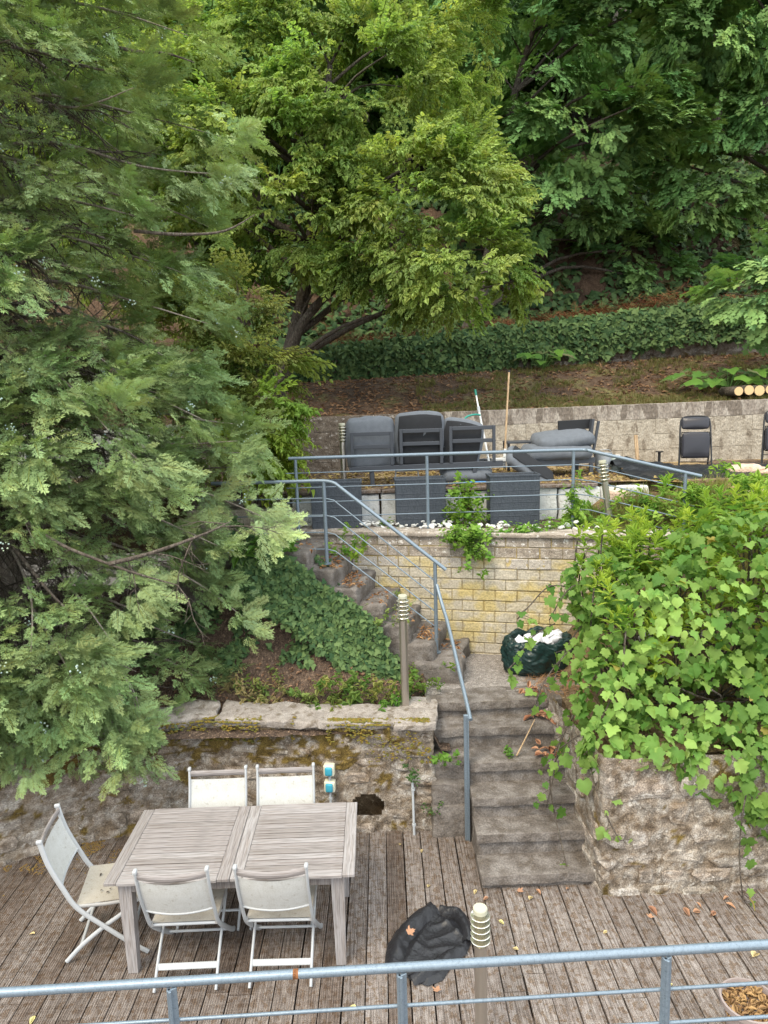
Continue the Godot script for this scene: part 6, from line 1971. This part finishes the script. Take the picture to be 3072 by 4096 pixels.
func build_ivy_and_weeds() -> void:
	var r := dice(131)
	# ivy on the bank beside the side flight
	var iv := thing("ivy_bank", "glossy dark ivy covering the bank beside the side flight", "ivy")
	leaf_bed(["ivy_0", "ivy_1"], "dark_leaf", 9000, r, func() -> Array:
		var x := rv(r, -3.0, 0.35)
		var z := rv(r, -8.1, -6.6)
		var t := -6.45 - z + 0.10 * x
		if t < 0.36 + 0.15 * n3(Vector3(x, 0, z), 3.0) or (x > -0.1 and t > 0.75 + 0.2 * n3(Vector3(x, 2, z), 3.0)): return []
		if n3(Vector3(x, 6, z), 2.4) < -0.04: return []
		var h := bed_height(x, z)
		var g := Vector3(bed_height(x + 0.05, z) - h, 0.05, -(h - bed_height(x, z + 0.05)))
		return [Vector3(x, h + rv(r, 0.0, 0.07), z), Vector3(-g.x * 14, 0.6, 0.7).normalized()], Vector2(0.045, 0.085), Color(0.032, 0.075, 0.030), Color(0.130, 0.195, 0.068), iv, "foliage")
	leaf_bed(["ivy_0", "ivy_1"], "dark_leaf", 3800, r, func() -> Array:
		var x := rv(r, -1.5, 0.30)
		var top := 1.09 + 0.185 * (0.80 - x) / 0.255
		var u := r.randf()
		if u < 0.6 * smoothstep(-0.15, 0.35, x) + 0.12 * n3(Vector3(x, u, 3), 5.0): return []
		return [Vector3(x, top + 0.04 - 0.70 * u, -7.00 + 0.26 * x + 0.24 * u * u), Vector3(0, 0.55, 0.8)], Vector2(0.045, 0.085), Color(0.032, 0.075, 0.030), Color(0.130, 0.195, 0.068), iv, "foliage")
	# ivy over the retaining wall on the slope
	var iw := thing("ivy_cover", "dense dark ivy hanging over the old retaining wall", "ivy")
	leaf_bed(["ivy_0", "ivy_1"], "dark_leaf", 15000, r, func() -> Array:
		var x := rv(r, -3.2, 11.0)
		var top := 5.06 + 0.085 * clampf(x, -6.0, 9.0)
		var y := top - 1.25 * pow(r.randf(), 1.25)
		var edge := 0.30 * n3(Vector3(x, 1, 0), 1.3) + 0.1 * n3(Vector3(x, 1, 0), 5.0)
		var low := top - (1.12 if x < 1.2 else 0.90 - 0.02 * x) + edge
		if y < low: return []
		return [Vector3(x, y + 0.05, -14.38 - 0.012 * x + 0.12 * n3(Vector3(x, y, 2), 2.0) + (0.1 if y < top - 0.1 else -0.15 * r.randf())), Vector3(0, 0.35, 1).normalized()], Vector2(0.08, 0.14), Color(0.032, 0.075, 0.030), Color(0.130, 0.195, 0.068), iw, "foliage")
	var iu := thing("ivy_slope", "dark ivy and undergrowth on the upper bank behind the rust coloured straw", "ivy")
	leaf_bed(["ivy_0", "grape_1"], "dark_leaf", 12000, r, func() -> Array:
		var x := rv(r, -4.0, 13.0)
		var z := -16.3 - 3.6 * r.randf()
		if n3(Vector3(x, 0, z), 0.9) < -0.35: return []
		return [Vector3(x, hill_height(x, z) + rv(r, 0.02, 0.22), z), Vector3(0, 0.6, 0.8).normalized()], Vector2(0.10, 0.2), Color(0.032, 0.075, 0.030), Color(0.130, 0.195, 0.068), iu, "foliage")
	# weeds: [label, centre, half size, count, meshes, scale, colours]
	var beds := [
		["wilting nettle like weeds in the bed above the mossy wall", Vector3(-0.30, 1.05, -6.62), Vector3(0.42, 0.20, 0.22), 90, ["weed_0", "weed_2"], 0.8, Color(0.10, 0.20, 0.04), Color(0.34, 0.33, 0.10)],
		["straggling green weeds in the bed under the ivy bank", Vector3(-0.75, 1.10, -6.75), Vector3(0.55, 0.16, 0.22), 110, ["weed_0", "weed_2", "weed_1"], 0.7, Color(0.12, 0.22, 0.05), Color(0.34, 0.36, 0.12)],
		["dry yellowing stalks in the bed beside the conifer's lowest bough", Vector3(-1.35, 1.10, -6.7), Vector3(0.30, 0.18, 0.18), 60, ["weed_2"], 0.8, Color(0.30, 0.26, 0.12), Color(0.44, 0.36, 0.18)],
		["weeds sprouting between the treads of the side flight", Vector3(0.05, 1.80, -7.15), Vector3(0.30, 0.20, 0.12), 40, ["weed_1", "weed_2"], 0.55, Color(0.12, 0.22, 0.05), Color(0.28, 0.34, 0.10)],
		["leafy creeper growing at the foot of the bollard lamp", Vector3(0.13, 1.05, -6.45), Vector3(0.16, 0.20, 0.16), 46, ["weed_1", "weed_0"], 0.75, Color(0.09, 0.22, 0.04), Color(0.20, 0.32, 0.06)],
		["small weeds beside the post block on the side flight", Vector3(0.42, 1.16, -6.85), Vector3(0.28, 0.10, 0.22), 50, ["weed_1", "weed_2"], 0.6, Color(0.08, 0.17, 0.03), Color(0.20, 0.28, 0.06)],
		["creeper hanging from the gravel strip over the yellow stained wall", Vector3(0.98, 2.42, -7.66), Vector3(0.26, 0.10, 0.10), 90, ["weed_2", "weed_1"], 0.8, Color(0.12, 0.26, 0.04), Color(0.26, 0.40, 0.07)],
		["trailing creeper strand over the middle of the yellow stained wall", Vector3(1.02, 2.20, -7.58), Vector3(0.14, 0.20, 0.05), 46, ["weed_1", "weed_2"], 0.75, Color(0.12, 0.26, 0.04), Color(0.24, 0.36, 0.07)],
		["creeper between two planters on the gravel strip", Vector3(1.10, 2.66, -8.18), Vector3(0.20, 0.30, 0.14), 120, ["weed_2", "weed_1"], 0.8, Color(0.10, 0.23, 0.03), Color(0.26, 0.40, 0.06)],
		["creeper climbing the ivied railing post", Vector3(2.27, 2.86, -7.98), Vector3(0.11, 0.42, 0.08), 80, ["weed_2"], 0.75, Color(0.12, 0.27, 0.04), Color(0.28, 0.44, 0.07)],
		["low creeper along the wall top below the tall planter", Vector3(1.75, 2.48, -7.72), Vector3(0.45, 0.08, 0.12), 90, ["weed_2", "weed_1"], 0.75, Color(0.10, 0.24, 0.04), Color(0.24, 0.38, 0.07)],
		["thick weeds behind the bollard lamp near the vine", Vector3(2.75, 2.50, -8.05), Vector3(0.55, 0.24, 0.35), 170, ["weed_2", "weed_1", "weed_0"], 0.85, Color(0.12, 0.26, 0.04), Color(0.30, 0.44, 0.08)],
		["weeds at the end of the terrace railing", Vector3(3.7, 2.62, -8.1), Vector3(0.6, 0.22, 0.35), 120, ["weed_2", "weed_0"], 0.9, Color(0.14, 0.26, 0.05), Color(0.30, 0.42, 0.09)],
		["leafy weeds on the far side of the vine by the sandstone", Vector3(4.2, 2.80, -7.5), Vector3(0.7, 0.30, 0.35), 190, ["weed_0", "weed_2"], 1.0, Color(0.16, 0.32, 0.05), Color(0.34, 0.48, 0.08)],
		["low weeds between the tall planters and the concrete steps", Vector3(-0.02, 2.46, -8.15), Vector3(0.22, 0.08, 0.12), 44, ["weed_2"], 0.7, Color(0.12, 0.24, 0.04), Color(0.26, 0.38, 0.07)],
		["sprig of creeper on the wall face below the side railing", Vector3(-0.32, 2.36, -7.75), Vector3(0.20, 0.16, 0.06), 44, ["weed_1", "weed_2"], 0.7, Color(0.12, 0.26, 0.04), Color(0.26, 0.38, 0.06)],
		["bramble shoots with rounded leaves at the top of the ivy bank", Vector3(-1.05, 2.30, -7.45), Vector3(0.35, 0.14, 0.15), 44, ["weed_0"], 1.25, Color(0.10, 0.22, 0.04), Color(0.20, 0.34, 0.07)],
		["pale green weed growing on the deck edge behind the table", Vector3(-1.98, 0.06, -5.98), Vector3(0.10, 0.08, 0.07), 12, ["weed_0"], 0.8, Color(0.18, 0.34, 0.07), Color(0.28, 0.42, 0.10)],
		["small fern rooted in the wall above the conduit", Vector3(0.24, 0.60, -5.98), Vector3(0.06, 0.07, 0.03), 22, ["weed_2"], 0.5, Color(0.08, 0.17, 0.06), Color(0.14, 0.24, 0.09)],
		["tuft of fern in the wall foot beside the stairs", Vector3(0.42, 0.27, -5.97), Vector3(0.06, 0.05, 0.03), 18, ["weed_2"], 0.5, Color(0.10, 0.20, 0.07), Color(0.16, 0.26, 0.09)],
		["weed growing on the stair's side ledge", Vector3(0.58, 0.78, -5.93), Vector3(0.11, 0.06, 0.05), 24, ["weed_1"], 0.55, Color(0.09, 0.20, 0.03), Color(0.16, 0.28, 0.05)],
		["tiny seedling on a stair tread", Vector3(1.12, 0.76, -6.02), Vector3(0.05, 0.03, 0.05), 8, ["weed_0"], 0.5, Color(0.14, 0.30, 0.06), Color(0.20, 0.36, 0.08)]]
	for q: Array in beds:
		var t := thing("weed_patch", q[0], "weeds", q[1])
		var n: int = q[3]
		var keys: Array = q[4]
		var places := []
		var tints := []
		for k in keys:
			places.append([])
			tints.append(PackedColorArray())
		var st := begin()
		var half: Vector3 = q[2]
		var strands := maxi(4, n / 5)
		for s in strands:
			var p := Vector3(rv(r, -0.9, 0.9) * half.x, rv(r, -1.0, 0.3) * half.y, rv(r, -0.8, 0.8) * half.z)
			var d := (rdir(r) * half + Vector3(0, rv(r, -0.3, 0.9) * half.y, 0.2 * half.z)).normalized()
			var path := [p]
			for k in 9:
				d = (d + rdir(r) * 0.45 + Vector3(0, -0.06, 0)).normalized()
				p += d * (0.05 + 0.10 * half.length()) * 0.55
				path.append(p)
				var v := r.randi_range(0, keys.size() - 1)
				var away := Vector3(p.x / half.x, p.y / half.y, p.z / half.z).length()
				if away > 1.45: break
				places[v].append(Transform3D(aim(Vector3(d.x, 0.1, d.z) + rdir(r) * 0.7, Vector3(rv(r, -0.5, 0.5), 1, rv(r, -0.2, 0.9))).scaled(Vector3.ONE * q[5] * rv(r, 0.45, 1.05)), p + rdir(r) * 0.03))
				var c: Color = q[6]
				tints[v].append(c.lerp(q[7], r.randf()) * 1.2)
			if path.size() > 2: add_tube(st, path, 0.0025, 3)
		piece("stems", done(st), M.leaf_green_0, t).set_meta("kind", "stuff")
		for v in keys.size():
			if places[v].size(): scatter("foliage", L[keys[v]], M.soft_leaf, places[v], tints[v], t)
	# grass
	var places2 := []
	var tints2 := PackedColorArray()
	for i in 5200:
		var x := rv(r, 2.5, 7.0)
		var z := rv(r, -9.3, -7.0)
		if n3(Vector3(x, 0, z), 1.5) < -0.15: continue
		places2.append(Transform3D(Basis(Vector3.UP, rv(r, 0, TAU)).scaled(Vector3.ONE * rv(r, 0.7, 1.5)), Vector3(x, right_height(x, z) - 0.005, z)))
		tints2.append(Color(0.16, 0.22, 0.05).lerp(Color(0.38, 0.33, 0.15), r.randf()))
	tag(scatter("grass", L.grass, M.soft_leaf, places2, tints2, self), "dry and green grass on the slope by the railing end", "grass")
	places2 = []
	tints2 = PackedColorArray()
	for i in 6500:
		var x := rv(r, 0.8, 9.0)
		var z := rv(r, -14.2, -11.2)
		if n3(Vector3(x, 0, z), 1.2) < 0.0 - 0.25 * smoothstep(-12.8, -11.4, z): continue
		places2.append(Transform3D(Basis(Vector3.UP, rv(r, 0, TAU)).scaled(Vector3.ONE * rv(r, 0.4, 1.0)), Vector3(x, hill_height(x, z) - 0.005, z)))
		tints2.append(Color(0.12, 0.15, 0.04).lerp(Color(0.26, 0.22, 0.10), r.randf()))
	tag(scatter("slope_grass", L.grass, M.soft_leaf, places2, tints2, self), "thin grass on the slope above the block wall", "grass")

func build_litter() -> void:
	var r := dice(141)
	var lay := func(called: String, label: String, cat: String, n: int, key: String, mat: String, size: Vector2, a: Color, b: Color, where: Callable) -> void:
		var places := []
		var tints := PackedColorArray()
		for i in n:
			var p: Vector3 = where.call()
			if p == Vector3.ZERO: continue
			places.append(Transform3D(aim(rdir(r) * Vector3(1, 0.25, 1), Vector3(rv(r, -0.6, 0.6), 1, rv(r, -0.6, 0.6))).scaled(Vector3.ONE * rv(r, size.x, size.y)), p))
			tints.append(a.lerp(b, r.randf()))
		tag(scatter(called, L[key], M[mat], places, tints, self), label, cat)
	lay.call("leaf_litter", "brown fallen leaves covering the slope under the trees", "leaves", 9000, "dry", "dry_leaf", Vector2(0.05, 0.11), Color(0.11, 0.055, 0.03), Color(0.30, 0.18, 0.10), func() -> Vector3:
		var x := rv(r, -4.0, 9.0)
		var z := rv(r, -16.3, -11.2)
		return Vector3(x, hill_height(x, z) + 0.01, z))
	lay.call("terrace_litter", "straw coloured leaves and hay on the terrace around the sofa", "leaves", 2600, "dry", "dry_leaf", Vector2(0.03, 0.08), Color(0.20, 0.12, 0.05), Color(0.50, 0.38, 0.14), func() -> Vector3:
		var x := rv(r, -2.2, 4.2)
		var z := rv(r, -10.6, -8.65)
		return Vector3(x, terrace_height(x, z) + 0.008, z))
	lay.call("rust_straw", "heap of rust coloured dead fern and straw on top of the ivy wall", "straw", 1500, "straw", "dry_leaf", Vector2(0.9, 1.8), Color(0.14, 0.05, 0.022), Color(0.30, 0.13, 0.06), func() -> Vector3:
		var x := rv(r, -1.0, 9.0)
		var z := rv(r, -15.7, -14.6)
		var heap := 0.5 * maxf(0.0, n3(Vector3(x, 2, 0), 0.8) + 0.25) + (0.22 if x > 3.5 and x < 6.5 else 0.0)
		return Vector3(x, hill_height(x, z) + heap * r.randf() * (1.0 - absf(z + 15.15) / 0.7), z))
	lay.call("bed_litter", "dry leaves and bark chips on the bed behind the mossy wall", "leaves", 1500, "dry", "dry_leaf", Vector2(0.02, 0.06), Color(0.10, 0.055, 0.035), Color(0.34, 0.20, 0.12), func() -> Vector3:
		var x := rv(r, -3.0, 0.45)
		var z := rv(r, -7.0, -6.35)
		return Vector3(x, bed_height(x, z) + 0.012, z))
	lay.call("side_flight_litter", "rusty fallen leaves on the treads of the side flight", "leaves", 420, "dry", "dry_leaf", Vector2(0.03, 0.07), Color(0.22, 0.09, 0.04), Color(0.46, 0.28, 0.14), func() -> Vector3:
		var i := r.randi_range(0, 6)
		var x := 0.92 - 0.255 * i - rv(r, 0.05, 0.25 if i < 6 else 1.1)
		return Vector3(x, 1.09 + 0.185 * (i + 1) + 0.015, -7.48 + 0.26 * (x - 0.3) + rv(r, -0.25, 0.34)))
	lay.call("landing_straw", "dry reddish needles and stalks on the landing under the vine", "straw", 90, "straw", "dry_leaf", Vector2(0.6, 1.1), Color(0.30, 0.15, 0.07), Color(0.46, 0.28, 0.15), func() -> Vector3:
		var a := rv(r, 1.5, 2.3)
		return Vector3(a, 1.10, rv(r, -7.4, -6.5)))
	lay.call("stair_leaves", "dead reddish vine leaves heaped on the stairs below the vine", "leaves", 60, "dry", "dry_leaf", Vector2(0.05, 0.10), Color(0.26, 0.11, 0.06), Color(0.46, 0.25, 0.15), func() -> Vector3:
		var i := r.randi_range(3, 5)
		var x := rv(r, 1.36, 1.62)
		return Vector3(x, STEPS[i][2] + 0.02 + rv(r, 0, 0.04), STEPS[i][0] - rv(r, 0.02, 0.22)))
	# white pebbles
	var places := []
	var tints := PackedColorArray()
	for i in 210:
		var x := rv(r, -0.95, 2.5)
		if x > 0.95 and r.randf() < 0.5: continue
		var z := -7.98 + 0.25 * (x - 0.6) - rv(r, 0.0, 0.30)
		places.append(Transform3D(Basis(Vector3.UP, rv(r, 0, TAU)) * Basis(Vector3.RIGHT, rv(r, -0.3, 0.3)).scaled(Vector3.ONE * rv(r, 0.5, 1.15)), Vector3(x, 2.485 + rv(r, 0, 0.05), z)))
	tag(scatter("white_pebbles", L.pebble_1, M.pebble, places, tints, self), "white pebbles along the top of the block wall", "pebbles")
	places = []
	tints = PackedColorArray()
	for i in 5000:
		var u := rv(r, 0.9, 4.6)
		var w: Array = path_at(LOWER_PATH, u)
		var off := absf(r.randfn(0.0, 0.16))
		var p: Vector2 = w[0] + w[1] * (0.03 + off)
		if n3(Vector3(p.x, 3, p.y), 2.6) < -0.02 + off * 0.5: continue
		places.append(Transform3D(Basis(Vector3.UP, rv(r, 0, TAU)).scaled(Vector3(0.22, 0.08, 0.22) * rv(r, 0.4, 1.2)), Vector3(p.x, 0.002, p.y)))
		tints.append(Color(0.24, 0.17, 0.05).lerp(Color(0.22, 0.13, 0.06), r.randf()))
	tag(scatter("deck_moss", L.moss, M.moss, places, tints, self), "ochre moss on the deck along the foot of the rubble wall", "moss")
	# single leaves on the deck
	var spots := [[Vector2(2.02, -4.93), 0.13], [Vector2(2.28, -4.90), 0.11], [Vector2(2.33, -4.85), 0.10], [Vector2(2.46, -4.80), 0.10], [Vector2(2.50, -4.84), 0.08], [Vector2(2.62, -4.93), 0.11], [Vector2(2.68, -5.0), 0.08], [Vector2(1.98, -4.80), 0.07], [Vector2(2.40, -4.95), 0.07], [Vector2(1.05, -5.17), 0.08], [Vector2(1.20, -5.17), 0.08], [Vector2(1.44, -5.15), 0.06], [Vector2(0.80, -5.10), 0.07], [Vector2(0.30, -4.20), 0.08]]
	for q: Array in spots:
		var o := piece("fallen_leaf", L.dry_lobed if r.randf() < 0.4 else L.dry, M["dead_leaf_%d" % r.randi_range(0, 2)], self)
		o.transform = Transform3D(aim(Vector3(rv(r, -1, 1), 0, rv(r, -1, 1)), Vector3(rv(r, -0.3, 0.3), 1, rv(r, -0.2, 0.5))).scaled(Vector3.ONE * q[1] * 0.72), Vector3(q[0].x, 0.020, q[0].y))
		tag(o, "curled reddish dead leaf lying on the deck below the stone wall and stairs", "leaf", "reddish dead leaves on the deck")
	for q: Array in [[Vector2(0.33, -5.25), 0.05], [Vector2(0.72, -5.2), 0.05], [Vector2(0.84, -4.85), 0.05], [Vector2(1.12, -5.06), 0.07], [Vector2(0.93, -4.55), 0.05], [Vector2(2.55, -4.40), 0.10], [Vector2(-0.23, -4.10), 0.06], [Vector2(-1.25, -4.0), 0.07], [Vector2(-2.35, -4.15), 0.06], [Vector2(1.62, -4.7), 0.04], [Vector2(0.12, -5.82), 0.04], [Vector2(0.32, -5.75), 0.04], [Vector2(1.9, -4.2), 0.04], [Vector2(-0.6, -3.9), 0.05], [Vector2(-2.7, -4.9), 0.05]]:
		var o := piece("pale_leaf", L.dry, M["pale_leaf_%d" % r.randi_range(0, 1)], self)
		o.transform = Transform3D(aim(Vector3(rv(r, -1, 1), 0, rv(r, -1, 1)), Vector3(rv(r, -0.3, 0.3), 1, rv(r, -0.2, 0.3))).scaled(Vector3.ONE * q[1]), Vector3(q[0].x, 0.012, q[0].y))
		tag(o, "small pale yellow leaf lying loose on the deck planks", "leaf", "pale leaves on the deck")
	var on_cover := piece("fallen_leaf", L.dry_lobed, M.dead_leaf_1, self, Transform3D(aim(Vector3(1, 0, -0.4), Vector3(0.1, 1, 0.3)).scaled(Vector3.ONE * 0.07), Vector3(0.13, 0.125, -4.62)))
	tag(on_cover, "crinkled orange dead leaf lying on the black furniture cover", "leaf")
	# a dry stick on the stairs
	tag(piece("dry_stick", tube(bend([Vector3(1.20, 0.76, -5.95), Vector3(1.30, 0.86, -6.06), Vector3(1.42, 0.98, -6.2)], 3), [0.008, 0.008, 0.007, 0.007, 0.006, 0.005, 0.004], 6), M.handle_wood, self), "dry pale stick leaning across two stair treads", "stick")
